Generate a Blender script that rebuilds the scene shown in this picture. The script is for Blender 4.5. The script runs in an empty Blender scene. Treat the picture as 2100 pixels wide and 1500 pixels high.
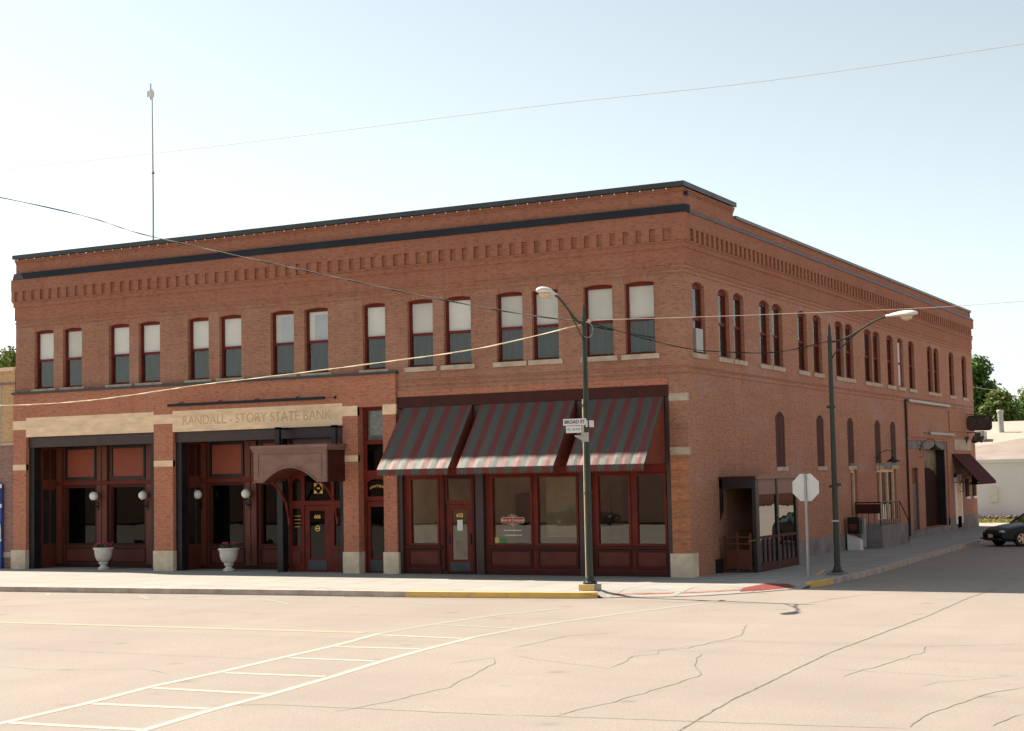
import bpy, math, random
from mathutils import Vector, Matrix
random.seed(7)
sc = bpy.context.scene
R = math.radians
# ------------------------------------------------------------------ camera
CY, CP, CR = -0.4841, 0.0709, -0.0197
CAM = Vector((17.0613, -43.5799, 3.05))
def cam_axes():
    f = Vector((math.sin(CY)*math.cos(CP), math.cos(CY)*math.cos(CP), math.sin(CP)))
    r = Vector((math.cos(CY), -math.sin(CY), 0)); u = r.cross(f)
    c, s = math.cos(CR), math.sin(CR)
    return c*r+s*u, -s*r+c*u, f
cr_, cu_, cf_ = cam_axes()
cd = bpy.data.cameras.new('camera'); cam = bpy.data.objects.new('camera', cd)
sc.collection.objects.link(cam); sc.camera = cam
m3 = Matrix((cr_, cu_, -cf_)).transposed()
cam.matrix_world = Matrix.Translation(CAM) @ m3.to_4x4()
cd.sensor_width = 36; cd.lens = 3220.69/2100*36; cd.clip_end = 3000; cd.clip_start = .1
# ------------------------------------------------------------------ sky and sun
SUN = Vector((-.84, .165, 1.0)).normalized()          # towards the sun
elev = math.asin(SUN.z); az = math.atan2(SUN.x, SUN.y)
w = bpy.data.worlds.new('World'); sc.world = w; w.use_nodes = True
nt = w.node_tree; bg = nt.nodes['Background']
sky = nt.nodes.new('ShaderNodeTexSky'); sky.sky_type = 'NISHITA'; sky.sun_disc = False
sky.sun_elevation = elev; sky.sun_rotation = az
sky.altitude = 0; sky.air_density = 1.0; sky.dust_density = 1.1; sky.ozone_density = .6
tn = nt.nodes.new('ShaderNodeMix'); tn.data_type = 'RGBA'; tn.blend_type = 'MULTIPLY'; tn.inputs[0].default_value = 1
nt.links.new(sky.outputs[0], tn.inputs[6]); tn.inputs[7].default_value = (1.03, 1.0, .93, 1)
bw = nt.nodes.new('ShaderNodeRGBToBW'); nt.links.new(tn.outputs[2], bw.inputs[0])
hz = nt.nodes.new('ShaderNodeMix'); hz.data_type = 'RGBA'; hz.blend_type = 'MULTIPLY'; hz.inputs[0].default_value = 1
nt.links.new(bw.outputs[0], hz.inputs[6]); hz.inputs[7].default_value = (.915, 1.03, 1.06, 1)
mz = nt.nodes.new('ShaderNodeMix'); mz.data_type = 'RGBA'; mz.inputs[0].default_value = .74
nt.links.new(tn.outputs[2], mz.inputs[6]); nt.links.new(hz.outputs[2], mz.inputs[7])
nt.links.new(mz.outputs[2], bg.inputs[0]); bg.inputs[1].default_value = .099
sl = bpy.data.lights.new('sun', 'SUN'); sl.energy = 5.0; sl.angle = R(.5); sl.color = (1, .90, .75)
so = bpy.data.objects.new('sun', sl); sc.collection.objects.link(so); so.location = (-40, 10, 60)
so.rotation_euler = (-SUN).to_track_quat('-Z', 'Y').to_euler()
sc.view_settings.view_transform = 'Standard'; sc.view_settings.look = 'None'
sc.view_settings.gamma = 1; sc.view_settings.exposure = 1.05
sc.render.film_transparent = False
# ------------------------------------------------------------------ helpers
COL = sc.collection
class MB:
    def __init__(s): s.v = []; s.f = []; s.sm = []
    def face(s, pts, smooth=False):
        n = len(s.v); s.v += [tuple(p) for p in pts]; s.f.append(tuple(range(n, n+len(pts)))); s.sm.append(smooth); return s
    def box(s, x0, x1, y0, y1, z0, z1):
        if x0 > x1: x0, x1 = x1, x0
        if y0 > y1: y0, y1 = y1, y0
        if z0 > z1: z0, z1 = z1, z0
        n = len(s.v)
        s.v += [(x0,y0,z0),(x1,y0,z0),(x1,y1,z0),(x0,y1,z0),(x0,y0,z1),(x1,y0,z1),(x1,y1,z1),(x0,y1,z1)]
        for q in ((0,3,2,1),(4,5,6,7),(0,1,5,4),(1,2,6,5),(2,3,7,6),(3,0,4,7)):
            s.f.append(tuple(n+i for i in q)); s.sm.append(False)
        return s
    def prism(s, pts, vec):                      # closed outline pts (3d) extruded along vec
        vec = Vector(vec); pts = [Vector(p) for p in pts]; n = len(s.v); k = len(pts)
        nrm = Vector((0,0,0))
        for i in range(k): nrm += pts[i].cross(pts[(i+1) % k])
        if nrm.dot(vec) > 0: pts = pts[::-1]
        s.v += [tuple(p) for p in pts] + [tuple(p+vec) for p in pts]
        s.f.append(tuple(range(n, n+k))); s.sm.append(False)
        s.f.append(tuple(n+k+i for i in range(k-1, -1, -1))); s.sm.append(False)
        for i in range(k):
            j = (i+1) % k; s.f.append((n+j, n+i, n+k+i, n+k+j)); s.sm.append(False)
        return s
    def tube(s, path, r, seg=8, cap=True):
        path = [Vector(p) for p in path]; rs = r if isinstance(r, (list, tuple)) else [r]*len(path)
        n0 = len(s.v); up = Vector((0,0,1))
        for i, p in enumerate(path):
            t = (path[min(i+1, len(path)-1)]-path[max(i-1, 0)]).normalized()
            ref = up if abs(t.dot(up)) < .95 else Vector((1,0,0))
            a = t.cross(ref).normalized(); b = t.cross(a)
            for k in range(seg):
                g = 2*math.pi*k/seg; s.v.append(tuple(p+rs[i]*(math.cos(g)*a+math.sin(g)*b)))
        for i in range(len(path)-1):
            for k in range(seg):
                a_ = n0+i*seg+k; b_ = n0+i*seg+(k+1) % seg
                s.f.append((a_, b_, b_+seg, a_+seg)); s.sm.append(True)
        if cap:
            s.f.append(tuple(n0+k for k in range(seg-1, -1, -1))); s.sm.append(False)
            e = n0+(len(path)-1)*seg; s.f.append(tuple(e+k for k in range(seg))); s.sm.append(False)
        return s
    def lathe(s, prof, c, seg=20, axis=None):     # prof: (radius, height)
        c = Vector(c); n0 = len(s.v); ax = Vector(axis or (0,0,1)).normalized()
        ref = Vector((1,0,0)) if abs(ax.x) < .9 else Vector((0,1,0))
        a = ax.cross(ref).normalized(); b = ax.cross(a)
        for r_, h in prof:
            for k in range(seg):
                g = 2*math.pi*k/seg; s.v.append(tuple(c+ax*h+r_*(math.cos(g)*a+math.sin(g)*b)))
        for i in range(len(prof)-1):
            for k in range(seg):
                a_ = n0+i*seg+k; b_ = n0+i*seg+(k+1) % seg
                s.f.append((a_, b_, b_+seg, a_+seg)); s.sm.append(True)
        return s
    def ball(s, c, r, seg=16, rings=10, sq=(1,1,1)):
        c = Vector(c); n0 = len(s.v)
        for i in range(rings+1):
            t = math.pi*i/rings
            for k in range(seg):
                g = 2*math.pi*k/seg
                s.v.append((c.x+r*sq[0]*math.sin(t)*math.cos(g), c.y+r*sq[1]*math.sin(t)*math.sin(g), c.z+r*sq[2]*math.cos(t)))
        for i in range(rings):
            for k in range(seg):
                a_ = n0+i*seg+k; b_ = n0+i*seg+(k+1) % seg
                s.f.append((a_, a_+seg, b_+seg, b_)); s.sm.append(True)
        return s
    def build(s, name, mat, parent=None, bevel=0, merge=False):
        me = bpy.data.meshes.new(name); me.from_pydata(s.v, [], s.f)
        me.polygons.foreach_set('use_smooth', s.sm); me.materials.append(mat)
        if any(s.sm): me.set_sharp_from_angle(angle=R(38))
        me.update()
        o = bpy.data.objects.new(name, me); COL.objects.link(o)
        if parent is not None:
            o.parent = parent
            o.matrix_parent_inverse = parent_world(parent).inverted()
        if bevel:
            b = o.modifiers.new('bevel', 'BEVEL'); b.width = bevel; b.segments = 2; b.limit_method = 'ANGLE'
        return o
def parent_world(p):
    m = p.matrix_basis.copy()
    if p.parent: m = parent_world(p.parent) @ p.matrix_parent_inverse @ m
    return m
def tag(o, label=None, cat=None, group=None, kind=None):
    if label: o['label'] = label
    if cat: o['category'] = cat
    if group: o['group'] = group
    if kind: o['kind'] = kind
    return o
def thing(name, label, cat, loc=(0,0,0), group=None):
    o = bpy.data.objects.new(name, None); COL.objects.link(o); o.location = loc
    o.empty_display_size = .2
    return tag(o, label, cat, group)
def text(name, body, mat, size, origin, xdir, zdir, parent, ext=.003, align='CENTER', squeeze=1.0, bold=0):
    """lettering: mesh text whose baseline runs along xdir and whose letters stand along zdir"""
    cu = bpy.data.curves.new(name, 'FONT'); cu.body = body; cu.size = size; cu.extrude = ext
    cu.offset = bold; cu.align_x = align; cu.align_y = 'CENTER'
    tmp = bpy.data.objects.new('tmp', cu); COL.objects.link(tmp)
    bpy.context.view_layer.update()
    me = bpy.data.meshes.new_from_object(tmp.evaluated_get(bpy.context.evaluated_depsgraph_get()))
    bpy.data.objects.remove(tmp)
    x = Vector(xdir).normalized(); z = Vector(zdir).normalized(); n = x.cross(z)
    M = Matrix((x*squeeze, z, n)).transposed().to_4x4(); M.translation = Vector(origin)
    me.transform(M); me.materials.clear(); me.materials.append(mat); me.name = name
    o = bpy.data.objects.new(name, me); COL.objects.link(o)
    o.parent = parent; o.matrix_parent_inverse = parent_world(parent).inverted()
    return o
# ------------------------------------------------------------------ materials
def newmat(name):
    m = bpy.data.materials.new(name); m.use_nodes = True
    return m, m.node_tree, m.node_tree.nodes['Principled BSDF']
def N(t, k, **kw):
    n = t.nodes.new(k)
    for a, b in kw.items(): setattr(n, a, b)
    return n
def mixc(t, fac, a, b, mode='MIX'):
    n = N(t, 'ShaderNodeMix', data_type='RGBA', blend_type=mode)
    for s_, v in ((0, fac), (6, a), (7, b)):
        if isinstance(v, (int, float)): n.inputs[s_].default_value = v
        elif isinstance(v, tuple): n.inputs[s_].default_value = (*v, 1) if len(v) == 3 else v
        else: t.links.new(v, n.inputs[s_])
    return n.outputs[2]
def ramp(t, src, p0, p1, c0=(0,0,0), c1=(1,1,1)):
    r = N(t, 'ShaderNodeValToRGB'); e = r.color_ramp.elements
    e[0].position = p0; e[1].position = p1; e[0].color = (*c0, 1); e[1].color = (*c1, 1)
    t.links.new(src, r.inputs[0]); return r.outputs[0]
def noise(t, vec, scale, detail=3, rough=.55):
    n = N(t, 'ShaderNodeTexNoise'); n.inputs['Scale'].default_value = scale
    n.inputs['Detail'].default_value = detail; n.inputs['Roughness'].default_value = rough
    if vec is not None: t.links.new(vec, n.inputs['Vector'])
    return n.outputs[0]
def pos(t): return N(t, 'ShaderNodeNewGeometry').outputs['Position']
def scalev(t, v, s_):
    n = N(t, 'ShaderNodeVectorMath', operation='MULTIPLY'); t.links.new(v, n.inputs[0]); n.inputs[1].default_value = s_
    return n.outputs[0]
def bumpn(t, b, h, strength, dist):
    n = N(t, 'ShaderNodeBump'); n.inputs['Strength'].default_value = strength; n.inputs['Distance'].default_value = dist
    t.links.new(h, n.inputs['Height']); t.links.new(n.outputs[0], b.inputs['Normal'])
def wallvec(t, vertical=False):
    sx = N(t, 'ShaderNodeSeparateXYZ'); t.links.new(pos(t), sx.inputs[0])
    a = N(t, 'ShaderNodeMath', operation='ADD'); t.links.new(sx.outputs[0], a.inputs[0]); t.links.new(sx.outputs[1], a.inputs[1])
    c = N(t, 'ShaderNodeCombineXYZ')
    t.links.new(a.outputs[0], c.inputs[1 if vertical else 0]); t.links.new(sx.outputs[2], c.inputs[0 if vertical else 1])
    return c.outputs[0]
def brick(name, c1, c2, mortar, dirt=.5, vertical=False, streak=(.10,.055,.045), patch=None):
    m, t, b = newmat(name); wv = wallvec(t, vertical)
    br = N(t, 'ShaderNodeTexBrick'); t.links.new(wv, br.inputs['Vector'])
    br.inputs['Scale'].default_value = 1; br.inputs['Brick Width'].default_value = .215
    br.inputs['Row Height'].default_value = .068; br.inputs['Mortar Size'].default_value = .008
    br.inputs['Mortar Smooth'].default_value = .2; br.inputs['Bias'].default_value = 0
    br.inputs['Color1'].default_value = (*c1, 1); br.inputs['Color2'].default_value = (*c2, 1); br.inputs['Mortar'].default_value = (*mortar, 1)
    col = br.outputs['Color']
    # individual odd bricks, course-to-course variation, broad weathering
    n1 = noise(t, scalev(t, wv, (5.0, 14.0, 1)), 1.0, 2); col = mixc(t, ramp(t, n1, .50, .72), col, tuple(x*.6 for x in c1))
    n2 = noise(t, scalev(t, wv, (4.2, 13.0, 1.7)), 1.13, 1); col = mixc(t, ramp(t, n2, .58, .75), col, tuple(min(1, x*1.25+.012) for x in c2))
    n3 = noise(t, scalev(t, wv, (.35, 3.5, 1)), 1.0, 3); col = mixc(t, ramp(t, n3, .45, .8, (0,0,0), (dirt,)*3), col, streak)
    n4 = noise(t, scalev(t, wv, (.5, .25, 1)), 1.0, 4, .65); col = mixc(t, ramp(t, n4, .42, .75, (0,0,0), (dirt*.6,)*3), col, tuple(x*1.2+.035 for x in mortar))
    n6 = noise(t, scalev(t, wv, (2.6, .22, 1)), 1.0, 4, .6); col = mixc(t, ramp(t, n6, .52, .78, (0,0,0), (.34,)*3), col, tuple(x*.62 for x in c2))
    if patch: # pale efflorescence
        n5 = noise(t, scalev(t, wv, (.22, .5, 1)), 1.0, 5, .7); col = mixc(t, ramp(t, n5, .52, .7, (0,0,0), (patch,)*3), col, (.42,.33,.30))
    t.links.new(col, b.inputs['Base Color']); b.inputs['Roughness'].default_value = .88
    b.inputs['Specular IOR Level'].default_value = .25
    bumpn(t, b, br.outputs['Fac'], -.5, .006)
    return m
def plain(name, col, rough=.6, var=.25, scale=3.0, metal=0, stretch=(1,1,1), spec=.4, bump=0, coat=0, dark=None):
    m, t, b = newmat(name); v = scalev(t, pos(t), stretch)
    n = noise(t, v, scale, 5, .6); dk = dark or tuple(x*(1-var*1.4) for x in col); lt = tuple(min(1, x*(1+var*.6)) for x in col)
    c = ramp(t, n, .3, .72, dk, lt)
    n2 = noise(t, v, scale*14, 2); c = mixc(t, ramp(t, n2, .35, .8, (0,0,0), (var*.7,)*3), c, tuple(x*.6 for x in col))
    t.links.new(c, b.inputs['Base Color']); b.inputs['Metallic'].default_value = metal
    b.inputs['Specular IOR Level'].default_value = spec
    rr = ramp(t, n, .3, .7, (max(0, rough-.08),)*3, (min(1, rough+.08),)*3); t.links.new(rr, b.inputs['Roughness'])
    if bump: bumpn(t, b, n2, .4, bump)
    if coat: b.inputs['Coat Weight'].default_value = coat; b.inputs['Coat Roughness'].default_value = .05
    return m
def glass(name, tint=(.75,.78,.74), rough=.01, wav=.0, ior=1.9):
    m, t, b = newmat(name); t.nodes.remove(b)
    out = t.nodes['Material Output']
    tr = N(t, 'ShaderNodeBsdfTransparent'); tr.inputs[0].default_value = (*tint, 1)
    gl = N(t, 'ShaderNodeBsdfGlossy'); gl.inputs['Roughness'].default_value = rough; gl.inputs[0].default_value = (.95,.97,.95,1)
    fr = N(t, 'ShaderNodeFresnel'); ge = N(t, 'ShaderNodeNewGeometry'); ma = N(t, 'ShaderNodeMath', operation='MULTIPLY_ADD')
    t.links.new(ge.outputs['Backfacing'], ma.inputs[0]); ma.inputs[1].default_value = 1/ior-ior; ma.inputs[2].default_value = ior; t.links.new(ma.outputs[0], fr.inputs[0])   # same reflectance from both sides of a thin pane
    if wav:
        bp = N(t, 'ShaderNodeBump'); bp.inputs['Strength'].default_value = .35; bp.inputs['Distance'].default_value = wav
        t.links.new(noise(t, pos(t), 1.6, 1), bp.inputs['Height']); t.links.new(bp.outputs[0], gl.inputs['Normal'])
    mx = N(t, 'ShaderNodeMixShader'); t.links.new(fr.outputs[0], mx.inputs[0]); t.links.new(tr.outputs[0], mx.inputs[1]); t.links.new(gl.outputs[0], mx.inputs[2])
    t.links.new(mx.outputs[0], out.inputs[0])
    return m
M = {}
M['brick_old'] = brick('old_brick', (.39,.168,.100), (.325,.135,.082), (.40,.25,.18), .5, streak=(.20,.11,.085))
M['brick_side'] = brick('side_brick', (.44,.195,.118), (.375,.163,.10), (.43,.255,.175), .30, streak=(.25,.12,.09), patch=.42)
M['brick_new'] = brick('orange_brick', (.50,.185,.105), (.43,.155,.09), (.46,.25,.17), .2, streak=(.24,.075,.05))
M['brick_cornice'] = brick('cornice_brick', (.38,.145,.082), (.32,.118,.07), (.34,.18,.12), .35, streak=(.26,.09,.06))
M['brick_arch'] = brick('arch_brick', (.42,.17,.10), (.35,.135,.08), (.32,.19,.13), .25, vertical=True)
M['brick_tan'] = brick('tan_brick', (.62,.38,.20), (.56,.34,.18), (.52,.35,.22), .2, streak=(.38,.24,.15))
M['brick_mauve'] = brick('mauve_brick', (.33,.18,.15), (.28,.15,.13), (.30,.2,.17), .3)
M['brick_rough'] = brick('patched_brick', (.56,.22,.09), (.36,.13,.07), (.40,.22,.14), .5)
M['stone'] = plain('limestone', (.90,.655,.43), .85, .16, 1.5, stretch=(1,1,3), spec=.2, bump=.002)
M['stone_base'] = plain('limestone_base', (.80,.64,.47), .85, .2, 2.5, spec=.2, bump=.002)
M['sill'] = plain('sill_stone', (.56,.45,.34), .85, .25, 3.0, spec=.2, bump=.002)
M['letters'] = plain('carved_letters', (.68,.46,.28), .9, .25, 4)
M['coping'] = plain('dark_coping', (.045,.042,.045), .45, .3, 2.0, spec=.5)
M['gutter'] = plain('grey_metal', (.16,.15,.155), .45, .25, 2.0)
M['bandmetal'] = plain('slate_metal', (.034,.036,.044), .75, .25, 1.2, stretch=(.3,.3,1), spec=.12)
M['maroon'] = plain('maroon_paint', (.17,.022,.013), .55, .25, 2.0, spec=.22)
M['maroon_dark'] = plain('dark_maroon_paint', (.070,.018,.013), .6, .25, 2.0, spec=.2)
M['maroon_panel'] = plain('maroon_panel', (.15,.038,.026), .55, .2, 2.0, spec=.2)
M['orange_panel'] = plain('orange_brown_panel', (.30,.072,.036), .55, .12, 1.5, spec=.3)
M['wood'] = plain('brown_wood', (.16,.042,.022), .5, .3, 2.0, stretch=(6,6,.6), spec=.35)
M['steel'] = plain('black_steel', (.018,.016,.018), .45, .3, 3.0)
M['beam'] = plain('brown_steel_beam', (.060,.038,.036), .5, .2, 2.0)
M['hood'] = plain('hood_wood', (.25,.135,.105), .5, .22, 2.0, stretch=(1,1,2), spec=.35)
M['blind'] = plain('blind_cloth', (.80,.77,.71), .9, .05, 1.5, spec=.1)
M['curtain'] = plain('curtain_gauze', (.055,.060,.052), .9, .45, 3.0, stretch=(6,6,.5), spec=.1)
M['dark'] = plain('dark_interior', (.03,.028,.027), .9, .3, 1.0, spec=.1)  # near-black colour standing in for the shade of unlit rooms
M['interior'] = plain('interior_plaster', (.85,.70,.50), .9, .25, .8, spec=.1)
M['glass'] = glass('window_glass', (.92,.89,.82), .014, .0015, ior=2.0); M['glassw'] = glass('old_glass', (.95,.95,.93), .012, .003, ior=1.65)
M['glassd'] = glass('tinted_glass', (.2,.2,.2), .015, .002, ior=1.4)
M['kick'] = plain('grey_kick_plate', (.06,.065,.07), .4, .2, 3.0)
M['gold'] = plain('gold_leaf', (.80,.52,.14), .35, .15, 5.0, metal=.6)
M['white'] = plain('white_paint', (.78,.76,.72), .5, .08, 3.0)
M['globe'] = plain('milk_glass', (.85,.83,.76), .25, .04, 3.0)
M['cement'] = plain('foundation_cement', (.27,.25,.24), .9, .3, 1.2, spec=.2, bump=.003)
M['urn'] = plain('cast_stone', (.80,.74,.64), .85, .15, 6.0, bump=.002)
M['shutter'] = plain('maroon_shutter', (.085,.026,.018), .8, .3, 3.0)
M['roller'] = plain('roller_slats', (.042,.013,.009), .8, .3, 3.0, spec=.1)
M['gravel'] = plain('mauve_gravel', (.29,.235,.21), .95, .2, .5)
M['blind2'] = plain('cream_blind', (.70,.66,.59), .9, .1, 1.2, spec=.1); M['blind3'] = plain('grey_blue_blind', (.50,.53,.56), .9, .08, 1.5, spec=.1)
M['leaf'] = plain('planter_leaves', (.05,.10,.03), .6, .4, 9.0)
M['petal'] = plain('petals', (.50,.03,.05), .6, .3, 30.0, dark=(.38,.05,.22))
M['pole'] = plain('green_pole_paint', (.028,.042,.030), .38, .3, 3.0, stretch=(3,3,.6))
M['galv'] = plain('galvanised_steel', (.42,.41,.39), .45, .15, 4.0, metal=.3)
M['signback'] = plain('sign_back', (.74,.71,.70), .5, .06, 3.0)
M['lamp'] = plain('lamp_housing', (.74,.72,.68), .4, .07, 4.0)
M['lens'] = plain('lamp_lens', (.66,.50,.36), .25, .15, 12.0)
M['road'] = None
M['rubber'] = plain('rubber', (.012,.012,.012), .7, .2, 5.0)
M['wire_dark'] = plain('cable_black', (.022,.018,.02), .6, .2, 3.0)
M['wire_pale'] = plain('cable_pale', (.62,.52,.44), .6, .15, 3.0)
M['wire_yel'] = plain('cable_jacket', (.82,.68,.42), .55, .35, 2.2)
M['red_sign'] = plain('red_plaque', (.36,.02,.02), .5, .1, 3.0)
M['cream'] = plain('cream_letters', (.82,.74,.58), .6, .05, 3.0)
M['paper'] = plain('paper', (.74,.72,.64), .8, .06, 6.0)
M['black_letters'] = plain('black_letters', (.02,.02,.02), .6, .1, 3.0)
M['rust'] = plain('rusted_sheet', (.105,.070,.062), .7, .5, 6.0, bump=.003)
M['blue'] = plain('blue_paint', (.028,.07,.26), .5, .12, 2.0)
M['awn_side'] = plain('maroon_canvas', (.085,.016,.020), .85, .2, 3.0, spec=.1)
M['awn_inside'] = plain('awning_inner', (.20,.055,.035), .85, .2, 2.0, spec=.1)
M['bulb'] = plain('clear_bulb', (.62,.55,.42), .3, .03, 3.0)
M['roof'] = plain('roof_gravel', (.33,.29,.25), .95, .2, 3.0)
M['white_wall'] = plain('white_rendered_wall', (.80,.785,.82), .85, .06, .4, spec=.2)
M['pink_roof'] = plain('tan_roof', (.40,.34,.29), .9, .12, .18, stretch=(1,.35,1), spec=.1)
M['rubble'] = plain('rubble', (.22,.16,.13), .95, .5, 3.0, bump=.05)
M['bark'] = plain('bark', (.10,.075,.05), .9, .3, 6.0, bump=.02)
def asphalt():
    m, t, b = newmat('concrete_road'); p = pos(t)
    n1 = noise(t, p, .22, 5, .6); n2 = noise(t, p, 26, 3, .7); n3 = noise(t, scalev(t, p, (1,.12,1)), .9, 4)
    c = ramp(t, n1, .3, .72, (.285,.243,.214), (.340,.293,.258))
    c = mixc(t, ramp(t, n2, .36, .66, (0,0,0), (.6,)*3), c, (.185,.16,.135))
    c = mixc(t, ramp(t, n3, .5, .8, (0,0,0), (.28,)*3), c, (.34,.30,.26))
    n4 = noise(t, p, 5.5, 4, .8); c = mixc(t, ramp(t, n4, .60, .8, (0,0,0), (.4,)*3), c, (.19,.155,.13))
    n5 = noise(t, scalev(t, p, (.05,.9,1)), 1.0, 3); c = mixc(t, ramp(t, n5, .50, .72, (0,0,0), (.30,)*3), c, (.235,.20,.17))
    vo = N(t, 'ShaderNodeTexVoronoi'); vo.inputs['Scale'].default_value = .55; t.links.new(p, vo.inputs['Vector'])
    c = mixc(t, ramp(t, vo.outputs['Distance'], .04, .13, (.45,)*3, (0,0,0)), c, (.15,.125,.11))
    t.links.new(c, b.inputs['Base Color']); b.inputs['Roughness'].default_value = .92; b.inputs['Specular IOR Level'].default_value = .2
    bumpn(t, b, n2, .3, .004); return m
M['road'] = asphalt()
def walkmat():
    m, t, b = newmat('sidewalk_concrete'); p = pos(t)
    br = N(t, 'ShaderNodeTexBrick'); t.links.new(p, br.inputs['Vector']); br.offset = 0
    br.inputs['Scale'].default_value = 1; br.inputs['Brick Width'].default_value = 1.5; br.inputs['Row Height'].default_value = 1.5
    br.inputs['Mortar Size'].default_value = .02
    br.inputs['Color1'].default_value = (.37,.348,.315,1); br.inputs['Color2'].default_value = (.33,.312,.285,1); br.inputs['Mortar'].default_value = (.16,.148,.135,1)
    n1 = noise(t, p, .8, 6, .65); n2 = noise(t, p, 30, 2)
    c = mixc(t, ramp(t, n1, .4, .75, (0,0,0), (.5,)*3), br.outputs['Color'], (.27,.252,.232))
    c = mixc(t, ramp(t, n2, .4, .75, (0,0,0), (.3,)*3), c, (.3,.28,.26))
    t.links.new(c, b.inputs['Base Color']); b.inputs['Roughness'].default_value = .92; b.inputs['Specular IOR Level'].default_value = .2
    return m
M['walk'] = walkmat()
def worn(name, col, under, amt=.5, scale=9):
    m, t, b = newmat(name); n = noise(t, pos(t), scale, 5, .75); c = ramp(t, n, amt-.08, amt+.14, col, under)
    t.links.new(c, b.inputs['Base Color']); b.inputs['Roughness'].default_value = .85; return m
M['yellow'] = worn('yellow_kerb_paint', (.74,.48,.13), (.50,.36,.2), .58, 5)
M['yline'] = worn('faded_yellow_line', (.36,.29,.175), (.295,.26,.22), .50, 5)
M['wline'] = worn('worn_white_line', (.40,.37,.33), (.31,.275,.235), .54, 6)
M['wfaint'] = worn('faint_white_line', (.345,.315,.275), (.295,.26,.225), .48, 6)
M['kerb'] = plain('kerb_concrete', (.50,.42,.36), .9, .3, 2.2)
M['redbrick'] = plain('red_paver', (.26,.045,.035), .8, .3, 6.0)
M['redfaint'] = plain('faded_red_paver', (.42,.20,.15), .85, .3, 5.0)
M['tar'] = plain('tar_seal', (.20,.165,.14), .8, .4, 5.0)
M['tar_dark'] = plain('tar_patch', (.035,.03,.035), .6, .3, 3.0)
M['grass'] = plain('dry_grass', (.20,.19,.06), .95, .45, .5, bump=.03)
# ------------------------------------------------------------------ ground, road, pavements
def sheet(name, pts, z, mat, label=None, kind='structure'):
    mb = MB(); mb.face([(x, y, z) for x, y in pts]); o = mb.build(name, mat); return tag(o, label, kind=kind)
sheet('ground', [(-600,-400),(600,-400),(600,900),(-600,900)], -.30, M['grass'], 'dry grass ground beyond the streets')
sheet('road', [(-220,-50),(220,-50),(220,48),(-220,48)], -.15, M['road'], 'pale concrete road surface of the junction')
sheet('road', [(3.2,48),(80,48),(80,260),(3.2,260)], -.152, M['road'], 'side street continuing beyond the block')
front_kerb = [(-90,-13.5),(-40,-9.6),(-19.57,-7.98),(-14.16,-7.55),(-9.2,-7.15),(-5.97,-6.98),(-3.16,-6.66),(-.72,-6.25),(-.12,-5.95)]
ramp_kerb = [(-.12,-5.95),(.39,-5.62),(1.4,-5.25),(2.25,-4.55),(3.15,-3.2),(3.85,-1.7)]
side_kerb = [(3.85,-1.7),(4.08,-.8),(4.2,.6),(4.2,4.9),(3.81,13.0),(3.36,23.6),(2.9,33),(2.6,46)]
ramp_in = [(-.35,-5.2),(.5,-4.6),(1.4,-3.9),(2.2,-3.0),(2.9,-1.9),(3.3,-1.0)]
walk = MB()
outer = front_kerb[:-1] + [(-.35,-5.2+.0)] + ramp_in[1:] + side_kerb[1:]
walk.face([(x, y, 0) for x, y in outer] + [(-1, 46, 0), (-1, 2, 0), (-90, 2, 0)])
tag(walk.build('sidewalk', M['walk']), 'concrete pavement along both faces of the corner building', kind='structure')
rp = MB()
zin = [0]*6
for i in range(5):
    a, b = ramp_kerb[i], ramp_kerb[i+1]; c, d = ramp_in[i+1], ramp_in[i]
    rp.face([(a[0], a[1], -.135), (b[0], b[1], -.135), (c[0], c[1], 0.001), (d[0], d[1], 0.001)])
rp.face([(-.72,-6.25,.0),(-.12,-5.95,-.135),(-.35,-5.2,0.001)]); rp.face([(3.85,-1.7,-.135),(4.08,-.8,0),(3.3,-1.0,.001)])
tag(rp.build('kerb_ramp', M['walk']), 'sloping pavement ramp at the street corner', kind='structure')
def kerb_strip(pts, mat, name, label, h0=-.15, h1=.006):
    mb = MB(); pts = [Vector((x, y, 0)) for x, y in pts]; ins = []
    for i, p in enumerate(pts):
        d = (pts[min(i+1, len(pts)-1)]-pts[max(i-1, 0)]).normalized(); ins.append(p+Vector((-d.y, d.x, 0))*.16)
    for i in range(len(pts)-1):
        a, b, c, d = pts[i], pts[i+1], ins[i+1], ins[i]
        mb.face([(a.x,a.y,h1),(b.x,b.y,h1),(c.x,c.y,h1),(d.x,d.y,h1)])
        mb.face([(a.x,a.y,h0-.05),(b.x,b.y,h0-.05),(b.x,b.y,h1),(a.x,a.y,h1)])
    for e, f in ((pts[0], ins[0]), (pts[-1], ins[-1])):
        mb.face([(e.x,e.y,h0-.05),(f.x,f.y,h0-.05),(f.x,f.y,h1),(e.x,e.y,h1)])
    return tag(mb.build(name, mat), label, kind='structure')
kerb_strip(front_kerb[:5]+[(-5.6,-6.95)], M['kerb'], 'kerb', 'bare grey kerb in front of the bank')
kerb_strip([(-5.6,-6.95),(-3.16,-6.66),(-.72,-6.25),(-.30,-6.0)], M['yellow'], 'yellow_kerb', 'yellow painted kerb beside the street lamp')
kerb_strip([(3.95,-1.25),(4.08,-.8),(4.18,.2)], M['yellow'], 'yellow_kerb', 'short yellow painted kerb end on the side street')
kerb_strip([(4.18,.2),(4.2,.6),(4.2,4.9),(3.81,13.0),(3.36,23.6),(2.9,33),(2.6,46)], M['kerb'], 'kerb', 'bare kerb of the side street')
kerb_strip(ramp_kerb, M['kerb'], 'flush_kerb', 'flush kerb around the corner ramp', -.15, -.128)
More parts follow.
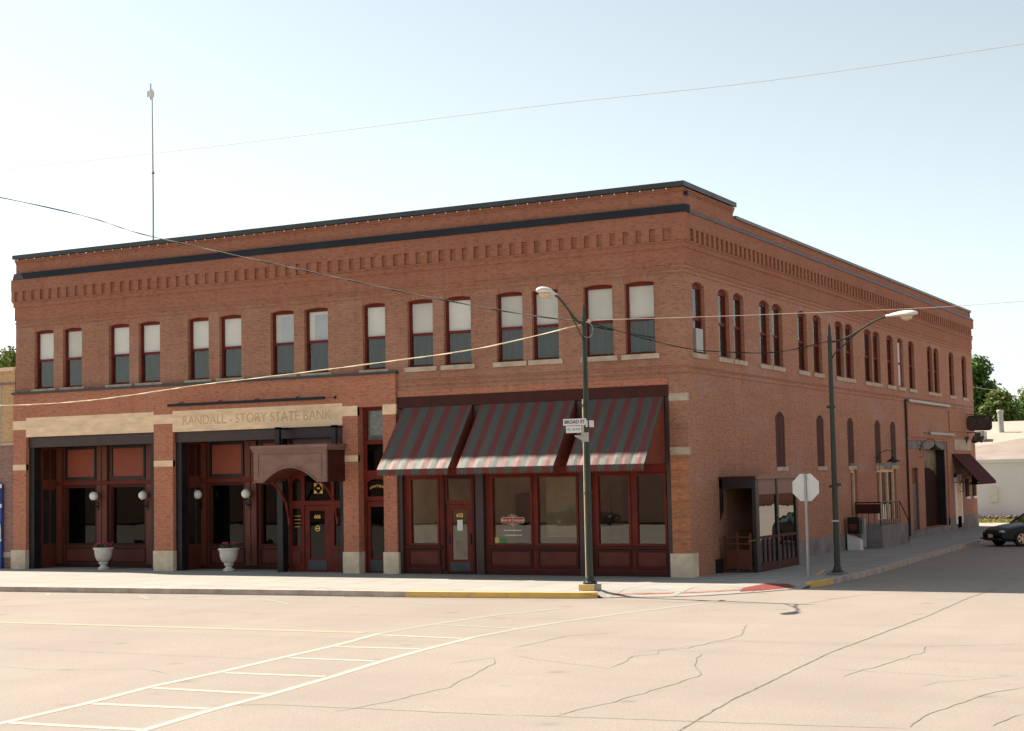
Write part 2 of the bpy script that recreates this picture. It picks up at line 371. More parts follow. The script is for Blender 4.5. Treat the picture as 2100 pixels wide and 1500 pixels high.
# red pavers of the ramp
def on_ramp(i, f, g, lift=.004):  # strip from ramp_kerb (g=0) to ramp_in (g=1)
    a = Vector((*ramp_kerb[i], -.135)).lerp(Vector((*ramp_kerb[i+1], -.135)), f)
    b = Vector((*ramp_in[i], .001)).lerp(Vector((*ramp_in[i+1], .001)), f); q = a.lerp(b, g); q.z += lift+.003; return q
pv = MB()
for i, f0, f1 in ((0,.1,1),(1,.0,.9),(2,.1,1),(3,0,.55)):
    pv.face([on_ramp(i,f0,.34), on_ramp(i,f1,.34), on_ramp(i,f1,.50), on_ramp(i,f0,.50)])
tag(pv.build('faded_paver_strip', M['redfaint']), 'faded red paver strip along the corner ramp', kind='structure')
pv = MB()
pv.face([on_ramp(3,.55,.2), on_ramp(3,1,.16), on_ramp(3,1,.95), on_ramp(3,.5,.6)]); pv.face([on_ramp(4,0,.16), on_ramp(4,.9,.2), on_ramp(4,.8,.7), on_ramp(4,0,.95)])
tag(pv.build('red_pavers', M['redbrick']), 'dark red pavers near the stop sign', kind='structure')
# painted lines
def ribbon(mb, pts, wd, z, taper=False):
    pts = [Vector((x, y, 0)) for x, y in pts]; L = []; Rr = []
    for i, p in enumerate(pts):
        d = (pts[min(i+1, len(pts)-1)]-pts[max(i-1, 0)]).normalized(); n = Vector((-d.y, d.x, 0))
        ww = wd*.5*(1 if not taper or 0 < i < len(pts)-1 else .35)
        L.append(p+n*ww); Rr.append(p-n*ww)
    for i in range(len(pts)-1):
        mb.face([(*Rr[i].xy, z), (*Rr[i+1].xy, z), (*L[i+1].xy, z), (*L[i].xy, z)])
cw = MB()
ribbon(cw, [(1.0,-29.5),(.79,-27.76),(.55,-25.81),(.2,-23.97),(.08,-22.17),(-.2,-19.95),(-.42,-17.96),(-.85,-15.7)], .16, -.146)
ribbon(cw, [(3.4,-29.5),(3.06,-27.43),(2.75,-25.64),(2.6,-24.09),(2.29,-22.03),(1.91,-19.97),(1.65,-18.03),(1.44,-15.79)], .16, -.146)
for a, b in (((.87,-27.64),(2.98,-27.47)),((.66,-25.83),(2.65,-25.64)),((.33,-24.13),(2.5,-24.09)),((.2,-22.17),(2.17,-22.03)),((-.08,-19.97),(1.8,-19.91)),((-.3,-18.11),(1.52,-17.96)),((-.7,-15.93),(1.32,-16.02))):
    ribbon(cw, [a, b], .17, -.1462)
tag(cw.build('crosswalk_marking', M['wline']), 'white ladder crosswalk lines painted on the road', kind='structure')
cw = MB(); ribbon(cw, [(-.85,-15.7),(-.8,-13.5),(-.52,-11.13),(.2,-9.0)], .15, -.146); ribbon(cw, [(1.44,-15.79),(1.5,-14),(1.7,-12.27),(2.2,-9.8),(2.73,-7.67),(3.1,-6.2)], .17, -.146)
ribbon(cw, [(-.8,-13.6),(1.45,-13.9)], .14, -.1462)
for a, b in (((-16.68,-8.89),(-17.31,-8.3)),((-13.87,-8.2),(-12.6,-9.2)),((-9.46,-8.28),(-7.54,-9.63)),((-4.44,-8.39),(-3.34,-8.9))): ribbon(cw, [a, b], .1, -.146)
tag(cw.build('faint_road_marking', M['wfaint']), 'faint worn white lines near the far kerb', kind='structure')
yl = MB(); ribbon(yl, [(-60,-18.0),(-30,-16.8),(-11.29,-16.03),(-6,-15.8),(-1.26,-15.58)], .3, -.146)
tag(yl.build('centre_line', M['yline']), 'faded yellow centre line of the main street', kind='structure')
cracks = [[(10.2,-29),(9.9,-26.5),(9.57,-25.08),(9.28,-22.35),(8.91,-16.31),(8.91,-8.96),(8.72,-3.48),(8.88,-.58)],
[(6.99,-24.63),(8.68,-24.41),(11.2,-24.07),(12.14,-23.91)],[(7.57,-24.47),(7.79,-23.04),(7.9,-20.91),(7.89,-19.79),(7.44,-19.01),(6.98,-17.71),(6.85,-17.12)],
[(6.14,-19.44),(5.84,-17.84),(6.07,-17.38),(5.92,-16.85),(6.26,-16.33),(6.4,-14.77),(6.4,-13.82),(5.82,-11.79)],
[(10.01,-19.32),(10.16,-18.1),(10.35,-16.23),(10.44,-15.66),(10.25,-14.74),(11.81,-13.91)],[(12.15,-23.79),(12.12,-22.65),(12.34,-21.14),(12.51,-20.31),(12.8,-19.66)],
[(13.09,-23.35),(13.11,-22.85),(13.24,-22.23)],[(4.54,-25.21),(4.74,-24.14),(4.76,-22.48),(4.08,-19.99),(3.88,-19.32),(3.54,-18.82),(3.22,-19.84)],
[(2.46,-25.38),(3.05,-25.01),(4.4,-24.87),(7.01,-24.67)],[(3.13,-17.31),(3.18,-16.4),(3.12,-14.99),(3.88,-14.06)],[(3.69,-18.38),(4.54,-18.88),(6.15,-19.58)],
[(3.35,-9.83),(3.78,-8.79),(5.29,-7.99)],[(5.63,-17.35),(6.59,-14.9),(10.23,-14.66)],[(9.46,-18.47),(12.29,-18.79)],[(11.4,-20.03),(11.51,-19.53),(12.27,-18.67)],
[(-6,-22.5),(-3.2,-22.9),(-1.5,-22.2),(-.6,-22.6)],[(-9,-12.2),(-3,-12.0),(4,-11.4),(12,-11.0)],[(-10,-20.2),(-4,-20.4),(-.3,-20.3)]]
rnd = random.Random(3)
ck = MB()
for ci, c in enumerate(cracks):
    fine = []
    for i in range(len(c)-1):
        a, b = Vector(c[i]), Vector(c[i+1]); n = max(2, int((b-a).length/.28))
        for k in range(n):
            q = a.lerp(b, k/n); j = .014 if ci in (0, 1) else .035; fine.append((q.x+rnd.uniform(-j, j), q.y+rnd.uniform(-j, j)))
    fine.append(c[-1]); ribbon(ck, fine, .032 if ci == 0 else (.017 if ci < 10 else .010), -.1455-.0001*ci, True)
tag(ck.build('road_cracks', M['tar']), 'dark tar sealed cracks wandering over the concrete road', kind='structure')
# ------------------------------------------------------------------ corner building
B = thing('brick_building', 'two storey red brick corner bank block with long rows of sash windows', 'building', (0,0,0))
UPW = [(-26.05,-25.1),(-24.64,-23.71),(-22.42,-21.45),(-21.02,-20.03),(-18.77,-17.84),(-17.37,-16.42),(-15.17,-14.2),(-13.77,-12.8),(-11.42,-10.54),(-9.68,-8.72),(-8.3,-7.31),(-6.38,-5.45),(-5.12,-4.2),(-3.33,-2.35),(-1.95,-.98)]
SDW = [(.62,1.64),(2.84,3.83),(4.24,5.22),(6.79,7.82),(8.13,9.2),(11.0,12.06),(12.84,13.9),(15.71,16.8),(17.1,18.2),(19.88,21.03),(21.25,22.35),(23.51,24.6),(25.37,26.34),(27.33,28.4),(30.95,32.0),(32.27,33.35),(35.58,36.65),(38.56,39.65)]
LOW = [(8.11,9.13),(12.86,13.79),(16.94,17.84),(21.01,21.95),(23.56,24.48)]
WZ0, WZ1, RISE, MEET = 6.67, 8.88, .055, 7.74
def mapf(y): return lambda u, v, d=0: (u, y+d, v)          # front wall: depth goes +y
def maps(x): return lambda u, v, d=0: (x-d, u, v)          # side wall: depth goes -x
def arc(u0, u1, v1, r, n=8):
    return [(u0+(u1-u0)*k/n, v1-r*(2*k/n-1)**2) for k in range(n+1)]
def holewall(mb, mp, U, V, holes, depth):
    us = sorted({U[0], U[1], *[h[0] for h in holes], *[h[1] for h in holes]}); vs = sorted({V[0], V[1], *[h[2] for h in holes], *[h[3] for h in holes]})
    us = [u for u in us if U[0] <= u <= U[1]]; vs = [v for v in vs if V[0] <= v <= V[1]]
    for i in range(len(us)-1):
        j = 0
        while j < len(vs)-1:
            cu = (us[i]+us[i+1])/2; cv = (vs[j]+vs[j+1])/2
            if not any(h[0] < cu < h[1] and h[2] < cv < h[3] for h in holes):
                mb.face([mp(us[i], vs[j]), mp(us[i+1], vs[j]), mp(us[i+1], vs[j+1]), mp(us[i], vs[j+1])])
            j += 1
    for h in holes:
        u0, u1, v0, v1 = h[:4]; r = h[4] if len(h) > 4 else 0; d = h[5] if len(h) > 5 else depth
        mb.face([mp(u0, v0), mp(u0, v1-r), mp(u0, v1-r, d), mp(u0, v0, d)]); mb.face([mp(u1, v1-r), mp(u1, v0), mp(u1, v0, d), mp(u1, v1-r, d)])
        if v0 > 0: mb.face([mp(u0, v0), mp(u1, v0), mp(u1, v0, d), mp(u0, v0, d)])
        if r:
            a = arc(u0, u1, v1, r)
            for k in range(len(a)-1):
                p, q = a[k], a[k+1]
                mb.face([mp(*p), mp(*q), mp(q[0], v1), mp(p[0], v1)]); mb.face([mp(*p), mp(*q), mp(*q, d), mp(*p, d)])
        else: mb.face([mp(u0, v1), mp(u1, v1), mp(u1, v1, d), mp(u0, v1, d)])
# main walls
w1 = MB(); holewall(w1, mapf(0), (-27, 0), (5.7, 9.30), [(a, b, WZ0, WZ1, RISE) for a, b in UPW], .32)
w1.face([(-.62,0,0),(0,0,0),(0,0,5.7),(-.62,0,5.7)]); w1.face([(-.62,0,0),(-.62,.45,0),(-.62,.45,5.7),(-.62,0,5.7)])
w1.face([(-10.1,0,5.7),(-.62,0,5.7),(-.62,.45,5.7),(-10.1,.45,5.7)])
front_wall = w1.build('front_wall', M['brick_old'], B)
w2 = MB(); holewall(w2, maps(0), (0, 41.16), (0, 9.30), [(a, b, WZ0, WZ1-.02, RISE+.07) for a, b in SDW]+[(a, b, 3.22, 5.12, .2) for a, b in LOW]
    +[(17.2,18.1,.95,3.1,0),(21.1,24.3,.95,3.1,0),(26.6,34.5,.3,4.35,0,.45)], .26)
side_wall = w2.build('side_wall', M['brick_side'], B)
w3 = MB(); w3.face([(-27,0,0),(-27,41.16,0),(-27,41.16,11.3),(-27,0,11.3)]); w3.face([(-27,41.16,0),(0,41.16,0),(0,41.16,11.3),(-27,41.16,11.3)])
w3.build('rear_wall', M['brick_old'], B)
# stepped corbel courses (front along x, side along y), all one profile: overhang per height
prof = [(9.30,9.80,.035),(9.80,10.02,.07),(10.40,10.84,.13)]
cb = MB()
for z0, z1, o in prof: cb.box(-27-o, o, -o, .3, z0, z1); cb.box(-.3, o, .3, 41.16+o, z0, z1)
cb.box(-27.06,.0,-.06,.3,10.02,10.40); cb.box(-.3,.0,.3,41.16,10.02,10.40)
x = -26.78
while x < -.65: cb.box(x, x+.245, -.125, -.06, 10.02, 10.40); x += .432
y = .55
while y < 40.9: cb.box(.0, .125, y, y+.22, 10.02, 10.40); y += .43
cb.box(-27.12,-26.95,-.125,-.06,10.02,10.40); cb.box(-.34,.125,-.125,-.06,10.02,10.40); cb.box(.0,.125,-.06,.0,10.02,10.40); cb.box(.0,.125,.0,.28,10.02,10.40)
cb.box(-27.10,.10,-.10,.3,9.965,10.02); cb.box(.05,.10,.3,41.2,9.965,10.02)
cornice = cb.build('cornice', M['brick_cornice'], B)
# thin dark-stained projecting courses
bc = MB()
for z0, z1, o, x0 in ((9.16,9.22,.02,-27),(9.03,9.06,.012,-27),(6.20,6.27,.02,-10.1),(6.05,6.08,.012,-10.1)):
    bc.box(x0-o, o, -o, .1, z0, z1); bc.box(-.1, o, .1, 41.16+o, z0, z1)
bc.build('string_course', M['brick_cornice'], B)
ls = MB(); ls.box(-10.1,-.62,-.02,.2,5.72,5.92); ls.build('soldier_course', M['brick_new'], B)
# metal band / gutter
bm = MB(); bm.prism([(-27.02,-.17,10.84),(-27.02,-.09,11.08),(-27.02,.2,11.08),(-27.02,.2,10.84)], (27.19,0,0)); bm.build('metal_band', M['bandmetal'], B)
bm = MB(); bm.prism([(.18,.2,10.84),(.03,.2,11.00),(-.2,.2,11.00),(-.2,.2,10.84)], (0,41.14,0)); bm.build('side_gutter', M['gutter'], B)
# parapets
pa = MB(); pa.box(-27.0,0,0,.35,11.08,11.62); pa.box(-.35,0,.35,4.46,11.0,11.62)
for k in range(3): o = .015+.018*k; z = 11.44+.06*k; pa.box(-27-o, o, -o, .35, z, z+.05); pa.box(-.35, o, .35, 4.46+o, z, z+.05)
pa.box(-.35,0,4.46,41.1,11.0,11.27); pa.box(-27,-26.7,.35,41.1,11.0,11.3); pa.box(-27,0,40.9,41.14,11.0,11.27)
pa.build('parapet', M['brick_cornice'], B)
cp = MB(); cp.box(-27.12,.10,-.09,.42,11.64,11.79); cp.box(-.42,.10,.42,4.56,11.64,11.79)
cp.build('parapet_coping', M['coping'], B)
cp = MB(); cp.box(-.42,.07,4.58,41.2,11.27,11.37); cp.build('side_coping', M['gutter'], B)
rf = MB(); rf.face([(-27,0,10.9),(0,0,10.9),(0,41.16,10.9),(-27,41.16,10.9)]); rf.build('roof', M['roof'], B)
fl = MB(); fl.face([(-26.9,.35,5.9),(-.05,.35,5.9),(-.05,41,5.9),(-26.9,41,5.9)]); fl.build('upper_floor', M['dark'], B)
# corner reveal of veneer; ground-floor brick veneer
OP1, OP2, OP3 = (-26.37,-20.24), (-19.38,-12.2), (-11.6,-10.62)
vw = MB(); VY = -.10
holewall(vw, mapf(VY), (-27.02,-10.12), (0, 6.50), [(OP1[0],OP1[1],0,5.61),(OP2[0],OP2[1],0,5.61),(OP3[0],OP3[1],0,5.45,0,.32)], .52)
vw.face([(-10.12,VY,0),(-10.12,.2,0),(-10.12,.2,6.5),(-10.12,VY,6.5)]); vw.face([(-27.02,VY,0),(-27.02,.2,0),(-27.02,.2,6.5),(-27.02,VY,6.5)])
veneer = vw.build('ground_floor_brick', M['brick_new'], B)
lg = MB(); lg.box(-27.08,-10.05,VY-.06,0.0,6.50,6.58); lg.build('metal_ledge', M['coping'], B)
sb = MB(); sb.box(OP1[0],OP1[1],VY-.012,.25,4.89,5.608); o = sb.build('stone_lintel', M['stone'], B); o['label'] = 'plain buff stone lintel'
sb = MB(); sb.box(OP2[0],OP2[1],VY-.012,.25,4.87,5.608); lint = sb.build('stone_lintel', M['stone'], B); lint['label'] = 'carved buff stone lintel'
text('lettering', 'RANDALL - STORY STATE BANK', M['letters'], .47, (-15.79,VY-.013,5.24), (1,0,0), (0,0,1), lint, .001, squeeze=.93)
for x0, x1 in ((-27.03,-26.37),(-20.24,-19.38),(-12.2,-11.6),(-10.62,-10.11)):
    for z0, z1 in ((5.17,5.50),(3.66,3.87)): MB().box(x0, x1, VY-.008, VY+.12, z0, z1).build('stone_band', M['stone'], B)
for z0, z1 in ((5.22,5.45),(3.62,3.84)): MB().box(-.62,.008,-.008,.12,z0,z1).build('stone_band', M['sill'], B)
for x0, x1 in ((-27.09,-26.36),(-20.26,-19.36),(-12.22,-11.58),(-10.64,-10.06)): MB().box(x0, x1, VY-.04, .42, 0, .70).build('stone_base', M['stone_base'], B)
MB().box(-.66,.05,-.05,.42,0,.70).build('stone_base', M['stone_base'], B)
cq = MB(); cq.box(-.60,-.05,-.004,.05,.70,3.62); cq.build('patched_pier', M['brick_rough'], B)
for y0, y1, zt in ((6.7,17.3,.62),(21.5,26.6,.64),(34.5,41.19,.66),(26.61,34.49,.30)): MB().box(-.2,.03,y0,y1,0,zt).build('foundation', M['cement'], B)
# ---- sash windows
def y_of(mp, d): return mp(0, 0, d)[1]
def sash(mp, u0, u1, z0, z1, r, d=.14, meet=None, style='front', white=False, kind='normal'):
    fm = MB(); fw = .07; um = (u0+u1)/2
    def bx(mb, a, b, c, e, d0, d1):
        p = mp(a, c, d0); q = mp(b, e, d1); mb.box(p[0], q[0], p[1], q[1], p[2], q[2])
    bx(fm, u0, u0+fw, z0, z1-r, d, d+.09); bx(fm, u1-fw, u1, z0, z1-r, d, d+.09)
    bx(fm, u0+fw, u1-fw, z0, z0+.08, d, d+.09)
    a = arc(u0, u1, z1, r); zt = z1-r-.07
    for k in range(len(a)-1):
        p, q = a[k], a[k+1]; P0 = [mp(p[0], zt, d-.003), mp(q[0], zt, d-.003), mp(*q, d-.003), mp(*p, d-.003)]
        fm.face(P0)
    e0 = mp(u0, zt, d-.003); e1 = mp(u1, zt, d+.09); fm.face([mp(u0, zt, d-.003), mp(u1, zt, d-.003), mp(u1, zt, d+.09), mp(u0, zt, d+.09)])
    bx(fm, u0+fw, u1-fw, meet-.045, meet+.045, d+.01, d+.07)
    fo = fm.build('window', M['maroon'], B)
    g = MB(); g.face([mp(u0+fw, z0+.08, d+.045), mp(u1-fw, z0+.08, d+.045), mp(u1-fw, meet-.045, d+.045), mp(u0+fw, meet-.045, d+.045)])
    g.face([mp(u0+fw, meet+.045, d+.03), mp(u1-fw, meet+.045, d+.03), mp(u1-fw, zt, d+.03), mp(u0+fw, zt, d+.03)]); g.build('pane', M['glassw'], fo)
    b_ = MB(); rb = random.Random(int(u0*100)); drop = meet+rb.choice((.02,.02,-.03,.02,.03))
    if kind == 'white': b_.face([mp(u0+fw-.03, z0+.05, d+.02), mp(u1-fw+.03, z0+.05, d+.02), mp(u1-fw+.03, zt, d+.02), mp(u0+fw-.03, zt, d+.02)]); b_.build('boarding', M['signback'], fo)
    else:
        if style == 'front':
            b_.face([mp(u0+.02, drop, d+.085), mp(u1-.02, drop, d+.085), mp(u1-.02, zt+.05, d+.085), mp(u0+.02, zt+.05, d+.085)]); bl = b_.build('blind', rb.choice((M['blind'], M['blind2'], M['blind'])), fo)
            if -15.5 < u0 < -13: MB().box(u0+.02+.27*(u1-u0), u1-.02, y_of(mp, d)+.078, y_of(mp, d)+.083, meet+.02, zt-.10).build('inner_blind', M['blind3'], fo)
        c_ = MB(); n = 14
        for k in range(n):
            ua, ub = u0+.02+(u1-u0-.04)*k/n, u0+.02+(u1-u0-.04)*(k+1)/n; da, db = .12+.02*math.sin(k*2.1+u0*7), .12+.02*math.sin((k+1)*2.1+u0*7)
            zt2 = drop if style == 'front' else zt
            c_.face([mp(ua, z0+.02, d+da), mp(ub, z0+.02, d+db), mp(ub, zt2, d+db), mp(ua, zt2, d+da)])
        c_.build('curtain', M['curtain'] if style == 'front' else M['dark'], fo)  # side windows: near-black sheet paints the unlit room, not a curtain
    s_ = MB(); bx(s_, u0-.13, u1+.13, z0-.15, z0, -.05, .16); s_.build('sill', M['sill'], fo)
    if style == 'front':
        s_ = MB(); a2 = arc(u0-.10, u1+.10, z1+.24, r); a1 = arc(u0, u1, z1, r)
        for k in range(len(a1)-1): s_.prism([mp(*a1[k], -.004), mp(*a1[k+1], -.004), mp(*a2[k+1], -.004), mp(*a2[k], -.004)], Vector(mp(0,0,.003))-Vector(mp(0,0,0)))
        s_.build('brick_arch', M['brick_arch'], fo)
    return fo
for a, b in UPW: sash(mapf(0), a, b, WZ0, WZ1, RISE, meet=MEET)
for i, (a, b) in enumerate(SDW): sash(maps(0), a, b, WZ0, WZ1-.02, RISE+.07, d=.12, meet=MEET, style='side', kind='white' if i == 12 else 'normal')
for a, b in LOW:      # blind arched openings closed by maroon boards
    mb = MB(); p = [maps(0)(u, v, .035) for u, v in arc(a, b, 5.12, .2)]; mb.face([maps(0)(a, 3.22, .035), maps(0)(b, 3.22, .035)]+p[::-1]); 
    q = maps(0)((a+b)/2, 3.22, .035); mb.box(q[0], q[0]+.01, q[1]-.02, q[1]+.02, 3.22, 5.0)
    fo = mb.build('shutter', M['shutter'], B); s_ = MB(); s_.box(.06,-.12,a-.12,b+.12,3.08,3.22); s_.build('sill', M['sill'], fo)
ac = MB(); ac.box(-.12,.05,.72,1.30,6.72,7.42); acu = ac.build('window_screen', M['galv'], B)
# ---- bank recess, bays 1 and 2
def panel(mb, x0, x1, z0, z1, y, fr=.07, dep=.03):
    mb.box(x0, x1, y-dep, y, z0, z0+fr); mb.box(x0, x1, y-dep, y, z1-fr, z1); mb.box(x0, x0+fr, y-dep, y, z0+fr, z1-fr); mb.box(x1-fr, x1, y-dep, y, z0+fr, z1-fr)
def frame_member(nm, x0, x1, y0, y1, z0, z1, mat, par=None): return MB().box(x0, x1, y0, y1, z0, z1).build(nm, mat, par or B)
IY = 1.3
def bank_bay(xl, xr, wins):
    back = MB(); holewall(back, mapf(IY), (xl, xr), (0, 4.9), [(a, b, .87, 2.98, 0, .2) for a, b in wins], .2)
    back.build('recessed_front', M['wood'], B)
    for a, b in wins:
        o = MB(); panel(o, a-.09, b+.09, .80, 3.05, IY-.002, .09, .04); fo = o.build('window_frame', M['maroon_dark'], B)
        g = MB(); g.face([(a,IY+.1,.87),(b,IY+.1,.87),(b,IY+.1,2.98),(a,IY+.1,2.98)]); g.build('pane', M['glassd'], fo)
        o = MB(); o.box(a+.07, b-.07, IY-.03, IY, 3.36, 4.40); po = o.build('upper_panel', M['orange_panel'], B)
        q = MB(); panel(q, a-.03, b+.03, 3.27, 4.49, IY-.001, .085, .06); q.build('panel_trim', M['steel'], po)
        q = MB(); q.box(a+.02, b-.02, IY-.03, IY, .24, .68); po = q.build('lower_panel', M['maroon_panel'], B)
        q = MB(); panel(q, a-.05, b+.05, .17, .75, IY-.001, .06, .045); q.build('panel_trim', M['maroon_dark'], po)
    frame_member('rail', xl, xr, IY-.08, IY-.004, 3.07, 3.20, M['maroon']); frame_member('plinth', xl, xr, IY-.06, IY-.004, 0, .13, M['maroon_dark'])
    for a, b in wins:
        for c in (a-.28, b+.28):
            if xl+.05 < c < xr-.05: frame_member('pilaster', c-.13, c+.13, IY-.13, IY-.005, .13, 3.06, M['wood']); frame_member('pilaster', c-.13, c+.13, IY-.13, IY-.005, 3.21, 4.5, M['wood'])
    frame_member('ceiling', xl, xr, .25, IY, 4.86, 4.88, M['maroon_dark'])
    # end return with one narrow panelled bay
    frame_member('return_wall', xl-.05, xl, .42, IY, 0, 4.86, M['wood'])
    for y0 in (.55, .95):
        frame_member('return_panel', xl, xl+.03, y0, y0+.28, .9, 2.9, M['dark']); frame_member('return_panel', xl, xl+.03, y0, y0+.28, 3.3, 4.4, M['maroon_dark'])
bank_bay(-26.15, -20.2, [(-25.68,-24.23),(-23.44,-21.86)])
bank_bay(-19.2, -14.75, [(-18.81,-17.36),(-16.57,-15.1)])
for x0, x1 in ((-26.37,-20.24),(-19.38,-12.2)):
    frame_member('steel_beam', x0, x1, .02, .30, 4.50, 4.87, M['beam'])
for x0 in (-26.36,-20.50,-19.37): frame_member('steel_post', x0, x0+.25, .05, .40, 0, 4.5, M['steel'])
frame_member('steel_post', -14.95,-14.72,-.02,.30,0,4.5,M['steel']); frame_member('steel_post', -12.42,-12.2,.02,.3,0,4.5,M['steel'])
# rooms behind the windows: bank's shade painted as a near-black box, shop plaster pale
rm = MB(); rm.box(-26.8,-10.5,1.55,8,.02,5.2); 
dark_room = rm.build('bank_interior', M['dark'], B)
def room(x0, x1, y0, y1, z0, z1, mat):
    mb = MB(); mb.face([(x0,y1,z0),(x1,y1,z0),(x1,y1,z1),(x0,y1,z1)]); mb.face([(x0,y0,z0),(x0,y1,z0),(x0,y1,z1),(x0,y0,z1)]); mb.face([(x1,y0,z0),(x1,y1,z0),(x1,y1,z1),(x1,y0,z1)])
    mb.face([(x0,y0,z0),(x1,y0,z0),(x1,y1,z0),(x0,y1,z0)]); mb.face([(x0,y0,z1),(x1,y0,z1),(x1,y1,z1),(x0,y1,z1)]); return mb
sr = room(-10.05,-.3,.36,6.5,.01,3.4,None); shop_room = sr.build('shop_interior', M['interior'], B)
for nm, q, mt in (('dark_doorway', (-8.95,-8.3,5.9,6.45,.02,2.45), 'dark'), ('display_stand', (-9.6,-8.75,1.3,1.7,.02,1.0), 'sill'), ('inner_door', (-5.45,-4.5,4.3,4.4,.02,2.5), 'wood'),
    ('partition', (-6.9,-5.45,4.3,4.4,.02,3.39), 'interior'), ('counter', (-6.4,-4.9,2.4,3.0,.02,1.05), 'wood'), ('dark_partition', (-3.4,-.35,2.7,2.8,.02,3.39), 'dark'), ('filing_cabinet', (-4.45,-3.9,2.2,2.8,.02,1.5), 'galv'),
    ('armchair', (-2.7,-2.1,1.2,1.9,.02,.95), 'wood'), ('side_table', (-1.6,-1.0,.9,1.5,.5,.56), 'white'), ('wall_picture', (-7.9,-7.2,6.35,6.45,1.4,2.2), 'dark'), ('plant_pot', (-5.75,-5.45,.9,1.2,.3,.9), 'leaf')):
    MB().box(*q).build(nm, M[mt], shop_room)
# ---- bank entrance (606)
def glazed(nm, x0, x1, z0, z1, y, mat, par, holes, thick=.07):
    mb = MB(); holewall(mb, mapf(y), (x0, x1), (z0, z1), holes, thick); o = mb.build(nm, mat, par)
    return o
def pane(x0, x1, z0, z1, y, par, mat='glassd', nm='pane'):
    return MB().face([(x0,y,z0),(x1,y,z0),(x1,y,z1),(x0,y,z1)]).build(nm, M[mat], par)
DY = .35
fr = glazed('entrance_frame', -14.72,-12.42,0,4.5,DY,M['maroon'],B,[(-14.60,-14.22,.87,2.13),(-12.88,-12.52,.87,2.13),(-14.60,-14.22,2.38,3.16,.12),(-14.08,-13.0,2.38,3.30,.08),(-12.88,-12.52,2.38,3.16,.12),(-14.10,-12.98,.02,2.24,0)])
for a, b, c, d in ((-14.60,-14.22,.87,2.13),(-12.88,-12.52,.87,2.13),(-14.60,-14.22,2.38,3.16),(-14.08,-13.0,2.38,3.30),(-12.88,-12.52,2.38,3.16)): pane(a, b, c, d, DY+.05, fr)
MB().box(-14.58,-14.24,DY-.03,DY-.002,.25,.68).build('lower_panel', M['maroon_panel'], fr); MB().box(-12.86,-12.54,DY-.03,DY-.002,.25,.68).build('lower_panel', M['maroon_panel'], fr)
o = MB(); o.box(-14.5,-12.5,DY-.05,DY-.002,4.27,4.49); o.build('lit_strip', M['hood'], fr)  # lighter brown puts the lit look of this strip into its colour
dr = glazed('door', -14.09,-12.99,.03,2.22,DY+.03,M['maroon'],B,[(-13.90,-13.28,.45,2.05)],.05)
pane(-13.90,-13.28,.45,2.05,DY+.06,dr); MB().box(-13.95,-13.2,DY+.018,DY+.028,.06,.38).build('kick_plate', M['kick'], dr)
MB().tube([(-14.0,DY+.0,.9),(-14.0,DY-.03,.95),(-14.0,DY-.03,1.2),(-14.0,DY,1.25)],.013,6).build('handle', M['steel'], dr)
text('number', '606', M['gold'], .17, (-13.59,DY+.05,1.84), (1,0,0), (0,0,1), dr, bold=.0025)
lg = MB(); lg.lathe([(.075,-.002),(.10,0),(.075,.002)], (-13.59,DY+.052,1.45), 18, (0,1,0)); lg.box(-13.68,-13.50,DY+.045,DY+.049,1.435,1.465); lg.build('round_emblem', M['gold'], dr)
em = MB(); ce = Vector((-13.54,DY+.043,2.80))
for k in range(4):      # four corner leaves round a dark lozenge
    g = math.pi/4+k*math.pi/2; pts = []
    for rr, dg in ((.25,0),(.17,.62),(.13,.25),(.13,-.25),(.17,-.62)): pts.append(ce+Vector((rr*math.cos(g+dg), 0, rr*math.sin(g+dg))))
    em.prism(pts, (0,.003,0))
ring = [ce+Vector((.20*math.cos(k*math.pi/2), 0, .20*math.sin(k*math.pi/2))) for k in range(5)]
em.tube(ring, .012, 5); em.box(ce.x-.06, ce.x+.06, ce.y, ce.y+.003, ce.z-.025, ce.z+.025)
em.build('gold_emblem', M['gold'], fr)
for zz in (1.86,1.74,1.62,1.5): MB().box(-14.54,-14.32+.04*(zz > 1.6),DY+.044,DY+.047,zz,zz+.018).build('window_lettering', M['gold'], fr)
# ---- apartment door bay
AY = .22
af = glazed('apartment_frame', -11.6,-10.62,0,5.45,AY,M['maroon'],B,[(-11.46,-10.70,4.36,5.33),(-11.46,-10.70,3.36,4.22),(-11.46,-10.70,2.50,3.08,.1),(-11.5,-10.66,.02,2.36)])
pane(-11.46,-10.70,4.36,5.33,AY+.05,af,'glassw'); pane(-11.46,-10.70,3.36,4.22,AY+.05,af); pane(-11.46,-10.70,2.5,3.08,AY+.05,af)
MB().box(-11.45,-10.71,AY+.07,AY+.08,4.36,5.33).build('leaded_panel', plain('leaded_glass', (.20,.19,.165), .4, .8, 5.0, stretch=(1,1,2.2)), af)  # mottled colour paints leaf-like reflections into the leaded glass
ad = glazed('door', -11.49,-10.67,.03,2.34,AY+.03,M['maroon'],B,[(-11.36,-10.80,.48,2.16)],.05)
pane(-11.36,-10.80,.48,2.16,AY+.06,ad); MB().box(-11.4,-10.76,AY+.018,AY+.028,.06,.42).build('kick_plate', M['kick'], ad)
tx = 'APARTMENTS'
for i, ch in enumerate(tx):
    g = (i-4.5)*.105; text('letter', ch, M['gold'], .115, (-11.08+.62*math.sin(g), AY+.04, 2.22+.62*math.cos(g)), (math.cos(g),0,-math.sin(g)), (math.sin(g),0,math.cos(g)), af)
